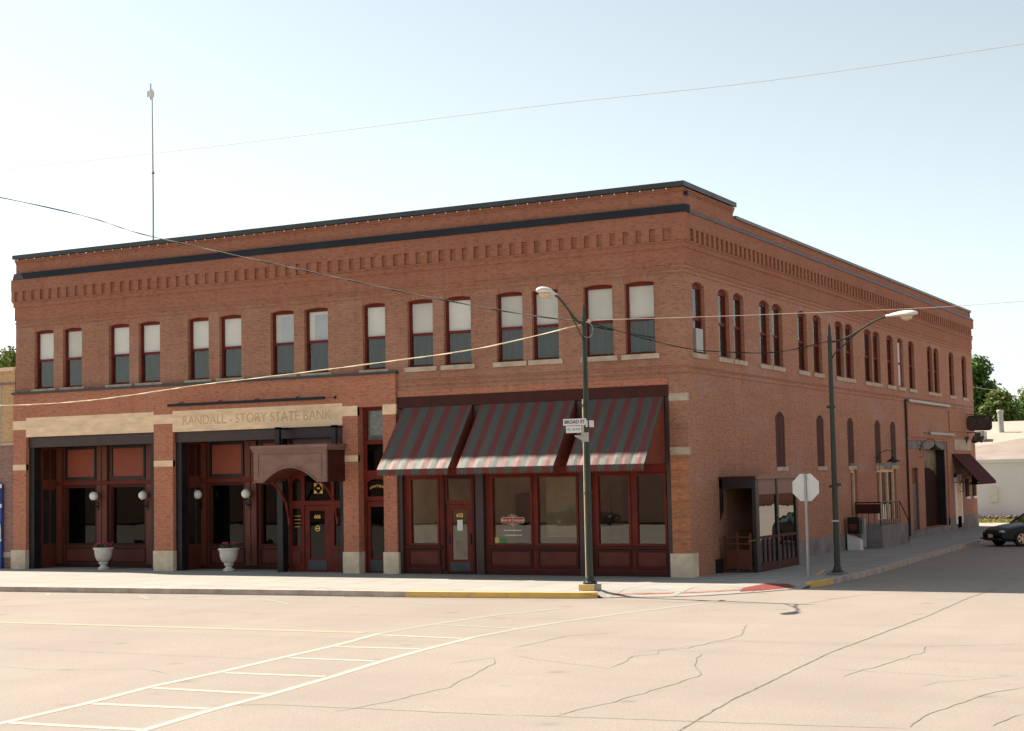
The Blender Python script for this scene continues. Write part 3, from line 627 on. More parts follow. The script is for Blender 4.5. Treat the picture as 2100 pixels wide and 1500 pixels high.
# ---- shopfront on the right
SY = .12
sf = MB(); holes = [(-9.70,-8.72,.93,3.02),(-8.36,-7.50,2.34,3.04),(-8.43,-7.44,.02,2.22),(-6.69,-5.36,.93,3.02),(-5.10,-3.78,.93,3.02),(-3.03,-2.03,.93,3.02),(-1.75,-.86,.93,3.02)]
holewall(sf, mapf(SY), (-10.11,-.6), (0, 5.35), holes, .1); shop = sf.build('shopfront', M['maroon'], B)
frame_member('shopfront_header', -10.11,-.6,-.03,.2,5.36,5.71,M['maroon_dark'])
for h in holes[:2]+holes[3:]: pane(h[0], h[1], h[2], h[3], SY+.05, shop, 'glass')
for a, b in ((-9.85,-8.6),(-6.85,-5.3),(-5.15,-3.7),(-3.15,-1.95),(-1.85,-.75)):
    o = MB(); o.box(a+.1, b-.1, SY-.03, SY-.002, .32, .72); o.build('bulkhead_panel', M['maroon_panel'], shop)
    o = MB(); panel(o, a+.02, b-.02, .22, .80, SY-.001, .06, .045); o.build('panel_moulding', M['maroon_dark'], shop)
for a, b in ((-9.95,-8.55),(-6.92,-3.66),(-3.2,-.68)): frame_member('shop_sill', a, b, SY-.09, SY-.003, .82, .90, M['maroon_dark'], shop); frame_member('plinth', a, b, SY-.06, SY-.003, 0, .15, M['maroon_dark'], shop)
for a, b in ((-10.11,-9.96),(-7.24,-6.97),(-3.62,-3.25),(-.72,-.6)): frame_member('steel_column', a, b, SY-.14, SY-.004, 0, 5.34, M['beam'], shop)
for h in (holes[0], *holes[3:]): o = MB(); panel(o, h[0]-.07, h[1]+.07, h[2]-.07+.05, h[3]+.07, SY-.001, .07, .035); o.build('window_frame', M['maroon'], shop)
o = MB(); panel(o, -8.52,-7.35,.02,3.1,SY-.001,.08,.05); o.build('door_casing', M['maroon_dark'], shop)
sd = glazed('door', -8.42,-7.45,.03,2.20,SY+.03,M['maroon'],B,[(-8.21,-7.66,.46,2.03)],.05)
pane(-8.21,-7.66,.46,2.03,SY+.06,sd,'glass'); MB().box(-8.3,-7.55,SY+.018,SY+.028,.06,.38).build('kick_plate', M['kick'], sd)
MB().box(-7.56,-7.51,SY-.02,SY+.028,.95,1.3).build('handle', M['steel'], sd); MB().box(-8.36,-8.3,SY+.0,SY+.028,.95,1.3).build('hinge_guard', M['steel'], sd)
text('number', '602', M['gold'], .17, (-7.93,SY+.045,1.86), (1,0,0), (0,0,1), sd, bold=.0025)
MB().box(-8.03,-7.83,SY+.045,SY+.049,1.38,1.72).build('hours_notice', M['paper'], sd)
# plaque on the second shop window
pq = MB(); c = Vector((-6.02,SY+.04,1.70)); W_, H_, rr = .40, .085, .05; pts = []
for sx_, sz_, g0 in ((1,1,0),(-1,1,math.pi/2),(-1,-1,math.pi),(1,-1,1.5*math.pi)):
    for k in range(5): g = g0+k*math.pi/8; pts.append(c+Vector((sx_*(W_-rr)+rr*math.cos(g), 0, sz_*(H_-rr)+rr*math.sin(g))))
pq.prism(pts, (0,-.006,0)); plq = pq.build('shop_plaque', M['red_sign'], shop)
text('lettering', 'Short & Company', M['cream'], .115, c+Vector((0,-.008,0)), (1,0,0), (0,0,1), plq, .001, bold=.001)
MB().tube(pts+[pts[0]], .008, 5).build('plaque_border', M['cream'], plq)
o = MB()
for zz, hw in ((1.37,.32),(1.22,.27)):
    x = c.x-hw
    while x < c.x+hw: l_ = rnd.uniform(.03,.09); o.box(x, x+l_, SY+.04, SY+.043, zz, zz+.03); x += l_+.02
o.build('window_lettering', M['cream'], shop)
o = MB()
for sx_ in (-1, 1):
    for q in range(2): o.tube([c+Vector((sx_*.02, 0, (.10 if q else -.10))), c+Vector((sx_*.07, 0, (.15 if q else -.15))), c+Vector((sx_*.16, 0, (.12 if q else -.12)))], .009, 5)
o.tube([c+Vector((-.05,0,.2)), c+Vector((.04,0,.1))], .01, 5); o.tube([c+Vector((-.05,0,-.1)), c+Vector((.03,0,-.2))], .01, 5); o.build('plaque_scrolls', M['cream'], plq)
MB().box(-6.67,-6.53,SY+.04,SY+.045,.95,1.16).build('yellow_sticker', plain('yellow_sticker', (.62,.50,.16), .6, .1, 5), shop)
MB().box(-6.48,-6.25,SY+.04,SY+.045,.95,1.14).build('green_sticker', plain('green_sticker', (.06,.26,.09), .6, .2, 5), shop)
# ---- far bays on the side street
mb = MB(); holewall(mb, maps(-.06), (26.6,34.5), (.3,4.35), [(27.4,28.55,.32,3.12,0,.08),(29.8,34.2,.32,3.96,0,.42)], .12)
far = mb.build('side_entrance', M['brick_side'], B)
MB().box(-.30,-.03,26.65,34.45,3.98,4.33).build('concrete_header', M['cement'], far)
MB().box(-.46,-.07,34.05,34.19,.32,3.95).build('steel_post', M['steel'], far); MB().box(-.2,-.02,29.1,29.8,3.9,4.34).build('steel_post', M['steel'], far); MB().box(-.2,-.02,33.9,34.4,3.9,4.34).build('steel_post', M['steel'], far)
MB().face([(-.13,27.4,.32),(-.13,28.55,.32),(-.13,28.55,2.4),(-.13,27.4,2.4)]).build('side_door', M['steel'], far)
MB().face([(-.13,27.4,2.4),(-.13,28.55,2.4),(-.13,28.55,3.12),(-.13,27.4,3.12)]).build('transom', M['glassw'], far)
mb = MB(); a = arc(29.85,34.15,3.12,.55,12); mb.face([(-.45,29.85,.32),(-.45,34.15,.32)]+[(-.45, u, v) for u, v in a[::-1]])
for k in range(26): mb.box(-.45,-.435,29.9,34.1,.36+k*.085,.40+k*.085)
mb.build('roller_door', M['roller'], far)
tr = MB(); tr.face([(-.47,29.85,2.5),(-.47,34.15,2.5),(-.47,34.15,4.3),(-.47,29.85,4.3)]).build('painted_transom', plain('painted_transom', (.23,.19,.10), .3, .9, 1.3, dark=(.04,.045,.04)), far)  # mottled colour paints the stained-glass picture together with its reflections
MB().tube([(.06,26.2,.1),(.06,26.2,6.15)], .045, 6).build('downpipe', M['maroon_dark'], B)
mb = MB(); mb.box(0,.05,26.6,34.4,4.5,5.95); mb.box(0,.05,35.0,40.6,4.9,5.9); mb.build('brick_panel', M['brick_side'], B)
ef = MB(); ef.box(-.02,.05,35.7,36.1,.3,2.75); ef.box(-.02,.05,37.0,37.3,.3,2.6); ef.box(-.02,.05,35.7,37.3,2.6,2.75); df = ef.build('white_door_case', M['white'], B)
MB().box(-.01,.03,36.1,37.0,.1,2.6).build('door', M['stone'], df)
for y0 in (38.3,40.0):
    wf = MB().box(-.01,.03,y0,y0+.75,1.6,2.5).build('small_window', M['dark'], B); MB().box(0,.09,y0-.08,y0+.83,1.48,1.6).build('sill', M['white'], wf)
MB().box(.0,.05,35.9,39.9,3.95,4.5).build('blank_sign_board', M['sill'], B)
# stone framed openings beside the steps
for y0, y1 in ((17.2,18.1),(21.1,24.3)):
    wf = MB(); q = maps(0); wf.box(-.2,-.1,y0,y0+.1,.95,3.1); wf.box(-.2,-.1,y1-.1,y1,.95,3.1); wf.box(-.2,-.1,y0+.1,y1-.1,2.95,3.1)
    if y1-y0 > 2: wf.box(-.2,-.1,22.1,22.2,.95,2.95); wf.box(-.2,-.1,23.2,23.3,.95,2.95)
    fo = wf.build('side_doorway', M['stone'], B); MB().face([(-.15,y0,.95),(-.15,y1,.95),(-.15,y1,3.1),(-.15,y0,3.1)]).build('pane', M['glassw'], fo)
    MB().face([(-.245,y0,.95),(-.245,y1,.95),(-.245,y1,3.1),(-.245,y0,3.1)]).build('curtain', M['dark'], fo)  # near-black sheet for the dark room behind the glass; no curtain hangs here
    MB().box(-.1,.03,y0-.1,y1+.1,3.1,3.33).build('lintel', M['cement'], fo)
# ------------------------------------------------------------------ things on the building
# awnings: striped canvas
def stripes(name, x0, x1, n):
    m, t, b = newmat(name); sx = N(t, 'ShaderNodeSeparateXYZ'); t.links.new(pos(t), sx.inputs[0])
    a = N(t, 'ShaderNodeMath', operation='MULTIPLY_ADD'); t.links.new(sx.outputs[0], a.inputs[0]); a.inputs[1].default_value = n/(x1-x0); a.inputs[2].default_value = -x0*n/(x1-x0)+.22
    f = N(t, 'ShaderNodeMath', operation='FRACT'); t.links.new(a.outputs[0], f.inputs[0])
    r = N(t, 'ShaderNodeValToRGB'); r.color_ramp.interpolation = 'EASE'; e = r.color_ramp.elements
    e[0].position = 0; e[0].color = (.155,.020,.018,1); e[1].position = .32; e[1].color = (.155,.020,.018,1)
    for p_, c_ in ((.48,(.070,.076,.062,1)),(.86,(.070,.076,.062,1)),(1.0,(.155,.020,.018,1))): q = e.new(p_); q.color = c_
    t.links.new(f.outputs[0], r.inputs[0])
    c = mixc(t, ramp(t, noise(t, pos(t), 3, 4), .45, .8, (0,0,0), (.3,)*3), r.outputs[0], (.085,.07,.058))
    out = t.nodes['Material Output']; tl = N(t, 'ShaderNodeBsdfTranslucent'); mx = N(t, 'ShaderNodeMixShader'); mx.inputs[0].default_value = .12
    t.links.new(c, b.inputs['Base Color']); t.links.new(c, tl.inputs[0]); b.inputs['Roughness'].default_value = .55; b.inputs['Specular IOR Level'].default_value = .38
    t.links.new(b.outputs[0], mx.inputs[1]); t.links.new(tl.outputs[0], mx.inputs[2]); t.links.new(mx.outputs[0], out.inputs[0])
    return m
AW = [(-9.87,-7.28,4,'striped awning over the 602 shop door, narrowest of the three'),(-6.97,-3.66,6,'striped awning between the other two, left of the street lamp pole'),(-3.22,-.74,5,'striped awning nearest the building corner, right of the lamp pole')]
for x0, x1, n, lb in AW:
    A = thing('shop_awning', lb, 'awning', ((x0+x1)/2, 0, 3.3), 'striped awnings over the shopfront')
    m = stripes('striped_canvas', x0, x1, n+.42)
    yb, zb, zt, yt = -1.68, 3.36, 5.36, -.06
    c = MB(); K = 10; Lx = 24
    def pt(i, k):
        f = k/K; u = x0+(x1-x0)*i/Lx; sag = .055*math.sin(math.pi*f)*(1-.75*abs(math.cos(math.pi*i/Lx*3)))+.006*math.sin(i*1.9+k*.8)
        return (u, yt+(yb-yt)*f, zt+(zb-zt)*f-sag)
    for i in range(Lx):
        for k in range(K): c.face([pt(i,k), pt(i,k+1), pt(i+1,k+1), pt(i+1,k)], True)
    c.build('canopy', m, A)
    v = MB(); S = (n+.42)*2; ns = 2*int(round(S)); step = (x1-x0)/ns
    for i in range(ns):
        a, b = x0+i*step, x0+(i+1)*step; pts = [(a, yb-.004, zb-.005), (a, yb-.006, zb-.12)]
        for k in range(1, 7): g = math.pi*k/7; pts.append(((a+b)/2-(b-a)/2*math.cos(g), yb-.008, zb-.12-.085*math.sin(g)))
        pts += [(b, yb-.006, zb-.12), (b, yb-.004, zb-.005)]; v.face(pts)
    v.build('valance', m, A)
    for xx in (x0, x1):
        s_ = MB(); s_.prism([(xx,yt,zt-.02),(xx,yb+.02,zb),(xx,yt,zb)], (.006,0,0)); s_.build('side_panel', M['awn_inside'], A)
    f = MB(); f.tube([(x0,yb+.02,zb),(x1,yb+.02,zb)], .018, 6); f.tube([(x0+.04,yb+.02,zb),(x0+.04,SY,zb)], .014, 6); f.tube([(x1-.04,yb+.02,zb),(x1-.04,SY,zb)], .014, 6); f.build('frame', M['steel'], A)
# entrance hood
H = thing('entrance_hood', 'boxy panelled wooden hood with arched underside hung over the bank door', 'canopy', (-13.6,-.6,3))
hx0, hx1, hy = -15.05, -12.12, -1.17
f = MB(); a = [(hx0+.42+(hx1-hx0-.84)*k/12, 3.50-.44*abs(2*k/12-1)**2) for k in range(13)]
f.prism([(hx0,hy,3.02),(hx0+.40,hy,3.02)]+[(u,hy,v) for u, v in a]+[(hx1-.40,hy,3.02),(hx1,hy,3.02),(hx1,hy,4.14),(hx0,hy,4.14)], (0,.08,0)); f.build('front_panel', M['hood'], H)
f = MB(); f.box(hx1-.06,hx1,hy+.08,-.105,3.02,4.14); f.build('side_panel', M['maroon_dark'], H); f = MB(); f.box(hx0,hx0+.06,hy+.08,.0,3.02,4.14); f.build('side_panel', M['wood'], H)  # right panel coloured darker than the front to paint in its shade
f = MB(); f.box(hx0-.08,hx1+.08,hy-.08,.05,4.14,4.25); f.box(hx0-.04,hx1+.04,hy-.04,.0,4.06,4.14); f.build('crown_moulding', M['hood'], H)
f = MB(); f.box(hx0-.03,hx0+.40,hy-.03,hy,3.02,3.07); f.box(hx1-.40,hx1+.03,hy-.03,hy,3.02,3.07)
f.tube([(u,hy-.01,v+.02) for u, v in a], .03, 6); f.tube([(hx0+.2,hy-.005,3.2),(hx0+.2,hy-.005,3.95),(hx1-.2,hy-.005,3.95),(hx1-.2,hy-.005,3.2)], .02, 5); f.build('moulding', M['hood'], H)
f = MB(); 
for k in range(12): p, q = a[k], a[k+1]; f.face([(p[0],hy+.08,p[1]),(q[0],hy+.08,q[1]),(q[0],.0,q[1]),(p[0],.0,p[1])])
f.build('vaulted_soffit', M['wood'], H)
for xx in (-14.58,-11.98+-.32):
    f = MB(); f.box(xx-.09,xx+.09,-.5,-.36,4.25,4.88); f.box(xx-.09,xx+.09,-.5,.02,4.80,4.865); f.build('hanger', M['steel'], H)
for xx in (-14.45,-12.5):
    f = MB(); f.tube([(xx,hy+.2,3.05),(xx,-.55,2.75),(xx,-.2,2.35),(xx,-.05,1.85),(xx,-.02,1.6)], .045, 6); f.build('curved_brace', M['maroon'], H)
# linear sign light over the lintel
Lb = thing('sign_light_bar', 'long dark light tube fixed above the carved bank name', 'light', (-16.5,-.3,5.75))
f = MB(); f.tube([(-19.4,-.33,5.80),(-12.75,-.33,5.80)], .05, 8); f.build('tube', M['bandmetal'], Lb)
f = MB(); f.tube([(-12.75,-.33,5.80),(-12.35,-.33,5.80)], .012, 5); f.ball((-12.33,-.33,5.80), .055, 10, 6); f.build('end_knob', M['steel'], Lb)
for xx in (-18.9,-17.2,-15.6,-13.9): MB().tube([(xx,-.11,5.9),(xx,-.33,5.86),(xx,-.33,5.80)], .018, 5).build('bracket', M['steel'], Lb)
# globe wall lamps
GL = [(-24.02,'white globe lamp on the middle post of the leftmost bay'),(-21.66,'white globe lamp on the right post of the leftmost bay'),(-19.35+.2,'white globe lamp left of the dark window behind the second urn'),(-17.0,'white globe lamp between the second urn and the entrance hood')]
proto = None
for i, (gx, lb) in enumerate(GL):
    if proto is None:
        T = thing('wall_lamp', lb, 'wall lamp', (0,0,0), 'globe lamps on the bank front')
        MB().ball((0,-.20,.10), .165, 18, 12).build('globe', M['globe'], T)
        MB().tube([(0,.0,-.28),(0,-.12,-.30),(0,-.20,-.20),(0,-.20,-.07)], .025, 6).lathe([(.02,0),(.075,.03),(.07,.06)], (0,-.20,-.12), 12).box(-.05,.05,-.02,.0,-.42,-.12).build('bracket', M['steel'], T)
        proto = T; T.location = (gx, 1.15, 2.55)
    else:
        T = proto.copy(); COL.objects.link(T); T['label'] = lb; T.location = (gx, 1.15, 2.55)
        for ch in proto.children: cc = ch.copy(); COL.objects.link(cc); cc.parent = T
# urns
def urn(x, y, lb, seed, colr):
    rr = random.Random(seed); T = thing('stone_urn', lb, 'planter', (x,y,0), 'stone urns before the bank')
    pr = [(0,0),(.20,0),(.20,.06),(.15,.08),(.11,.13),(.12,.17),(.17,.20),(.17,.24),(.15,.26),(.22,.31),(.28,.40),(.31,.52),(.325,.66),(.33,.71),(.37,.72),(.37,.78),(.33,.79),(.29,.74),(0,.73)]
    MB().lathe(pr, (x,y,0), 24).build('bowl', M['urn'], T)
    lf = MB()
    for k in range(170):
        g = rr.uniform(0, 6.28); q = .30*math.sqrt(rr.random()); c = Vector((x+q*math.cos(g), y+q*math.sin(g), .76+rr.uniform(0, .16))); s_ = rr.uniform(.03,.055)
        d = Vector((rr.uniform(-1,1), rr.uniform(-1,1), rr.uniform(-.4,1))).normalized(); a = d.orthogonal().normalized(); b = d.cross(a); lf.face([c-a*s_, c+b*s_*.6, c+a*s_, c-b*s_*.6])
    lf.build('foliage', M['leaf'], T)
    pf = MB()
    for k in range(26):
        g = rr.uniform(0, 6.28); q = .33*math.sqrt(rr.random()); c = (x+q*math.cos(g), y+q*math.sin(g), .84+rr.uniform(0, .13)); pf.ball(c, rr.uniform(.025,.05), 7, 5, (1,1,.7))
    pf.build('flowers', colr, T)
urn(-23.0, .35, 'grey stone urn with sparse flowers in the leftmost bay', 1, M['petal'])
urn(-17.3, .35, 'pale stone urn full of red flowers left of the entrance hood', 2, M['petal'])
# string of bulbs under the coping
T = thing('string_lights', 'row of small bare bulbs strung under the parapet coping', 'string lights', (-13.5,-.1,11.6))
pb = None; x = -26.8
while x < -.2:
    if pb is None: pb = MB().ball((0,0,0), .021, 8, 6, (1,1,1.3)).build('bulb', M['bulb'], None); pb.parent = T; q = pb
    else: q = pb.copy(); COL.objects.link(q)
    q.location = (x+13.5, -.012, -.02); x += .425
MB().tube([(-26.95,-.10,11.622),(.05,-.10,11.622)], .008, 5).build('cord', M['steel'], T)
# ------------------------------------------------------------------ stair enclosure on the side wall
K_ = thing('stair_enclosure', 'dark timber and glass stair enclosure against the side wall near the corner', 'enclosure', (.6,4.5,0))
kx, ky0, ky1, kz = 1.18, 2.45, 6.6, 2.95
MB().box(kx-.12,kx,ky0-.02,ky0+.28,0,kz-.1).build('post', M['steel'], K_); MB().box(kx-.1,kx,4.45,4.62,0,kz-.1).build('post', M['steel'], K_); MB().box(kx-.1,kx,ky1-.2,ky1,0,kz-.1).build('post', M['steel'], K_)
f = MB(); f.box(0,.09,ky0,ky0+.1,1.85,kz-.1)
f.box(0,kx-.12,ky0,ky0+.12,kz-.38,kz-.1); f.prism([(.0,ky0+.02,1.6),(.10,ky0+.02,1.95),(0,ky0+.02,1.95)], (0,.08,0)); f.build('lintel', M['steel'], K_); MB().box(0,kx-.1,ky1-.1,ky1-.02,0,kz-.1).build('end_wall', M['steel'], K_)
f = MB(); f.box(-.02,kx-.02,ky0-.04,ky1+.04,kz-.10,kz-.02); f.build('roof', M['maroon_dark'], K_)
f = MB(); f.box(kx-.02,kx+.06,ky0+.0,ky1+.06,kz-.11,kz+.0); f.build('fascia', M['hood'], K_)
for y0, y1 in ((ky0+.28,4.45),(4.62,ky1-.2)):
    MB().box(kx-.07,kx-.01,y0,y1,2.32,2.36).build('transom_rail', M['maroon_dark'], K_)
    f = MB(); f.box(kx-.07,kx-.01,y0,y1,1.0,1.08); f.box(kx-.07,kx-.01,y0,y1,.0,.26)
    n = 4
    for k in range(1, n): yy = y0+(y1-y0)*k/n; f.box(kx-.06,kx-.02,yy-.04,yy+.04,.26,1.0)
    f.build('rail', M['maroon_dark'], K_)
    MB().box(kx-.05,kx-.03,y0,y1,2.36,kz-.11).build('upper_board', M['hood'], K_)
    MB().box(kx-.09,kx-.08,y0,y1,1.9,2.32).build('roller_blind', M['hood'], K_)
    MB().face([(kx-.045,y0,.26),(kx-.045,y1,.26),(kx-.045,y1,2.32),(kx-.045,y0,2.32)]).build('glass_pane', glass('side_glass', (.10,.10,.11), .015, .006, ior=3.2), K_)
G_ = MB(); gy = 2.30
G_.box(.14,.20,gy,gy+.05,.05,1.12); G_.box(.56,.64,gy,gy+.05,.0,1.22); G_.box(.98,1.04,gy,gy+.05,.05,1.2)
for x0, x1 in ((.20,.56),(.64,.98)):
    for zz in (1.06,.86,.66,.12): G_.box(x0, x1, gy+.01, gy+.04, zz, zz+.04)
    G_.box(x0, x1, gy+.02, gy+.03, .16, .66)
G_.build('gate', M['wood'], K_); MB().tube([(.98,2.2,.95),(1.22,2.2,1.0)], .012, 6).build('handle', M['gold'], K_)
MB().box(.0,.14,1.95,2.28,0,.42).build('step_box', M['steel'], K_)
# ------------------------------------------------------------------ concrete steps with railing
S_ = thing('entrance_steps', 'raised concrete landing with dark iron railing on the side street', 'steps', (.5,19,0))
f = MB(); f.box(.035,1.12,17.4,20.6,-.02,.88); 
for k in range(4): f.box(.035,1.12,20.6+.3*k,20.6+.3*(k+1),-.02,.88-.2*(k+1)+.02)
f.build('landing', M['cement'], S_)
f = MB()
for xx in (.08,.34,.58,.82,1.05): f.tube([(xx,17.46,.88),(xx,17.46,1.78)], .022 if xx in (.08,1.05) else .012, 6)
f.tube([(.06,17.46,1.78),(1.07,17.46,1.78)], .03, 6); f.tube([(.06,17.46,1.62),(1.07,17.46,1.62)], .018, 6)
f.box(.06,1.07,17.44,17.48,1.35,1.72); f.build('front_railing', M['maroon_dark'], S_)
f = MB(); f.tube([(1.05,17.46,1.78),(1.05,20.5,1.78),(1.05,21.9,.95)], .025, 6); f.tube([(1.05,17.46,1.0),(1.05,20.5,1.0)], .015, 6)
for k in range(9): f.tube([(1.05,17.8+.34*k,.88),(1.05,17.8+.34*k,1.78)], .013, 6)
f.tube([(1.05,21.9,.0),(1.05,21.9,.98)], .022, 6); f.build('side_railing', M['steel'], S_)
# newspaper box
NB = thing('newspaper_box', 'dark coin newspaper box on a white base beside the landing railing', 'vending box', (.35,16.2,0))
MB().prism([(.12,16.0,.0),(.62,16.0,.0),(.62,16.0,.38),(.12,16.0,.62)], (0,.45,0)).build('base', M['white'], NB)
MB().box(.14,.60,16.02,16.42,.62,1.25).box(.18,.56,15.99,16.02,.70,1.18).build('case', M['steel'], NB)
MB().box(.56,.70,16.4,16.6,.1,1.2).build('side_plate', M['galv'], NB)
MB().box(.22,.52,15.975,15.99,.78,1.0).build('display_window', M['wood'], NB)
# gooseneck lamps
def goose(x, y, z, lb, s_=1.0):
    T = thing('gooseneck_lamp', lb, 'lamp', (x,y,z), 'gooseneck lamps on the side wall')
    p = [(x,y-.5,z-.45),(x+.02,y-.5,z-.1)]
    pts = [(x+.05,y-.45,z-.42),(x+.25,y-.55,z-.40),(x+.25,y-.55,z+.10),(x+.05,y-.45,z+.12)]
    MB().tube(pts, .016, 6).tube([(x+.05,y-.45,z-.1),(x+.2,y-.3,z+.28),(x+.45,y-.05,z+.42),(x+.62,y+.1,z+.36),(x+.66,y+.12,z+.12)], .018, 6).build('arm', M['steel'], T)
    MB().lathe([(.03,.16),(.06,.10),(.14,.03),(.30,-.06),(.31,-.08),(.28,-.07),(.10,0)], (x+.66,y+.12,z), 16).build('shade', M['steel'], T)
goose(0, 21.2, 3.45, 'black gooseneck lamp over the railed landing'); goose(0, 28.9, 4.0, 'black gooseneck lamp by the arched roller door'); goose(0, 37.2, 2.30, 'black gooseneck lamp under the maroon side awning')
# light bars
for y0, y1, z, lb in ((26.5,34.8,6.12,'upper pale light strip over the side street roller door'),(30.4,35.6,4.72,'lower pale light strip over the side street roller door')):
    T = thing('light_strip', lb, 'light', (.1,y0,z), 'light strips on the side wall'); MB().box(.0,.17,y0,y1,z-.07,z+.05).build('housing', M['galv'], T)
    MB().tube([(.08,y0-.9 if z < 5 else y0-.1,z),(.08,y0,z)], .025, 6).build('arm', M['steel'], T)
# side awning
T = thing('side_awning', 'plain maroon awning sloping from the far end of the side wall', 'awning', (.6,37.6,2.4))
f = MB(); f.prism([(.02,35.45,3.78),(.02,35.45,3.70),(1.25,35.45,2.33),(1.25,35.45,2.40)], (0,4.3,0)); f.build('canopy', M['awn_side'], T)
MB().prism([(1.25,35.45,2.24),(1.25,35.45,2.39),(.5,39.7,2.39),(.5,39.7,2.24)], (.01,0,0)) ; MB().box(1.245,1.26,35.45,39.75,2.24,2.39).build('valance', M['awn_side'], T)
MB().prism([(.02,39.74,3.7),(1.24,39.74,2.34),(.02,39.74,2.34)], (0,.01,0)).build('end_panel', M['awn_side'], T)
MB().tube([(.02,35.5,2.36),(1.24,35.5,2.36)], .02, 6).build('frame', M['steel'], T)
# projecting sign
T = thing('projecting_sign', 'rusty rounded metal sign projecting from the far end of the side wall', 'sign', (.8,39,5))
pts = []; X0, X1, Z0, Z1, rr = -.02, 1.18, 4.98, 5.72, .14
for cx, cz, g0 in ((X1-rr,Z1-rr,0),(X0+rr,Z1-rr,math.pi/2),(X0+rr,Z0+rr,math.pi),(X1-rr,Z0+rr,1.5*math.pi)):
    for k in range(5): g = g0+k*math.pi/8; pts.append((cx+rr*math.cos(g)+.12, 39.0, cz+rr*math.sin(g)))
MB().prism(pts, (0,.14,0)).build('panel', M['rust'], T); MB().tube([(q[0], 38.99, q[2]) for q in pts+[pts[0]]], .025, 5).build('rim', M['steel'], T)
MB().tube([(0,39.07,5.80),(1.0,39.07,5.80)], .02, 6).tube([(0,39.07,4.86),(.9,39.07,4.92)], .02, 6).build('bracket', M['steel'], T)
for i, (xx, nm) in enumerate(((.05,'nearest the wall'),(.42,'between the other two'),(.82,'farthest from the wall'))):
    T = thing('cone_spotlight', 'small rusty cone spotlight under the projecting sign, '+nm, 'spotlight', (xx,38.8,4.6), 'cone spotlights under the sign')
    d = (-.6,0,-.6) if i != 1 else (0,-.3,-.8); MB().lathe([(.02,-.12),(.06,-.08),(.15,.14),(.16,.22),(.13,.20)], (xx+.05,38.7,4.58), 12, d).build('shade', M['rust'], T)
    MB().tube([(xx+.05,38.75,4.62),(xx+.08,38.95,4.9)], .012, 5).build('stem', M['steel'], T)
# small floodlight on the corner
T = thing('corner_floodlight', 'tiny dark floodlight on the brick parapet corner', 'light', (.1,.2,11.45))
MB().box(.05,.14,.12,.28,11.38,11.50).build('head', M['steel'], T); MB().tube([(.0,.2,11.5),(.1,.2,11.5)], .012, 5).build('arm', M['steel'], T)
# roof mast
T = thing('roof_mast', 'tall thin mast with a small instrument box above the roof', 'mast', (-27+1.2,7,10.9))
mx_, my_ = -26.2, 6.85
MB().tube([(mx_,my_,10.9),(mx_+.01,my_,14.5),(mx_-.03,my_,19.55)], [.045,.04,.022], 6).build('pole', M['galv'], T)
MB().box(mx_-.22,mx_+.0,my_-.1,my_+.1,19.22,19.48).build('instrument_box', M['signback'], T); MB().tube([(mx_-.1,my_,19.1),(mx_-.1,my_,19.8)], .02, 5).build('antenna', M['steel'], T)
MB().tube([(mx_-.04,my_,16.0),(mx_+.05,my_,16.0)], .05, 6).build('clamp', M['steel'], T)
# ------------------------------------------------------------------ street furniture
def lamp_post(x, y, z0, htop, direction, lb, reach, footz, extra=None):
    T = thing('street_lamp', lb, 'street lamp', (x,y,0), 'green steel street lamps')
    MB().tube([(x,y,footz),(x+.0,y,footz+2.7),(x,y,htop-.25)], [.095,.085,.062], 12).tube([(x,y,htop-.25),(x,y,htop-.02),(x,y,htop+.12)], [.045,.04,.012], 8).build('pole', M['pole'], T)
    MB().lathe([(.19,0),(.19,.05),(.14,.07),(.12,.16),(.10,.2)], (x,y,footz), 12).build('base_flange', M['pole'], T)
    d = Vector(direction).normalized(); a0 = Vector((x,y,htop-.42))
    pts = []
    for k in range(15):
        f = k/14; pts.append(a0+d*reach*f+Vector((0,0,.62*(3*f*f-2*f*f*f)-.06*math.sin(math.pi*f)+.08*math.sin(f*math.pi*2)*0)))
    MB().tube(pts, .03, 8).build('arm', M['pole'], T)
    b0 = Vector((x,y,htop-1.05)); q = pts[8]
    MB().tube([b0, b0+d*.12+Vector((0,0,.25)), b0.lerp(q, .55)+Vector((0,0,.07)), q], .02, 6).build('brace', M['pole'], T)
    e = pts[-1]; hd = MB(); sd_ = d.cross(Vector((0,0,1)))
    # cobra head: lofted rings along d
    prof_ = [(0,.045,.045),(.10,.06,.055),(.25,.12,.085),(.42,.17,.11),(.60,.185,.12),(.78,.16,.105),(.90,.10,.07),(.95,.02,.02)]
    n0 = len(hd.v); seg = 14
    for t_, wy, hz in prof_:
        for k in range(seg):
            g = 2*math.pi*k/seg; zz = math.sin(g)*hz*(1 if math.sin(g) > 0 else .45); p = e+d*t_+sd_*math.cos(g)*wy+Vector((0,0,zz+.015+t_*.03)); hd.v.append(tuple(p))
    for i in range(len(prof_)-1):
        for k in range(seg): a_ = n0+i*seg+k; b_ = n0+i*seg+(k+1) % seg; hd.f.append((a_, b_, b_+seg, a_+seg)); hd.sm.append(True)
    hd.build('lamp_head', M['lamp'], T); c = e+d*.60+Vector((0,0,-.015))
    ln = MB(); n0 = 0; ln.ball((0,0,0), 1, 14, 10, (.19,.14,.14)); dx = d
    ln.v = [tuple(c+d*v_[0]+sd_*v_[1]+Vector((0,0,min(v_[2], 0)))) for v_ in ln.v]; ln.build('lens', M['lens'], T)
    for zz in (2.55, 4.9): MB().lathe([(.105,0),(.105,.06)], (x,y,zz), 12).box(x-.16,x-.08,y-.03,y+.03,zz,zz+.08).build('band', M['pole'], T)
    return T
P1 = Vector((-.82,-5.35,0)); P2 = Vector((3.78,2.0,0))
T = lamp_post(P1.x, P1.y, 0, 7.55, (0,-1,0), 'green street lamp left of the corner carrying the street name sign', 1.75, .17)
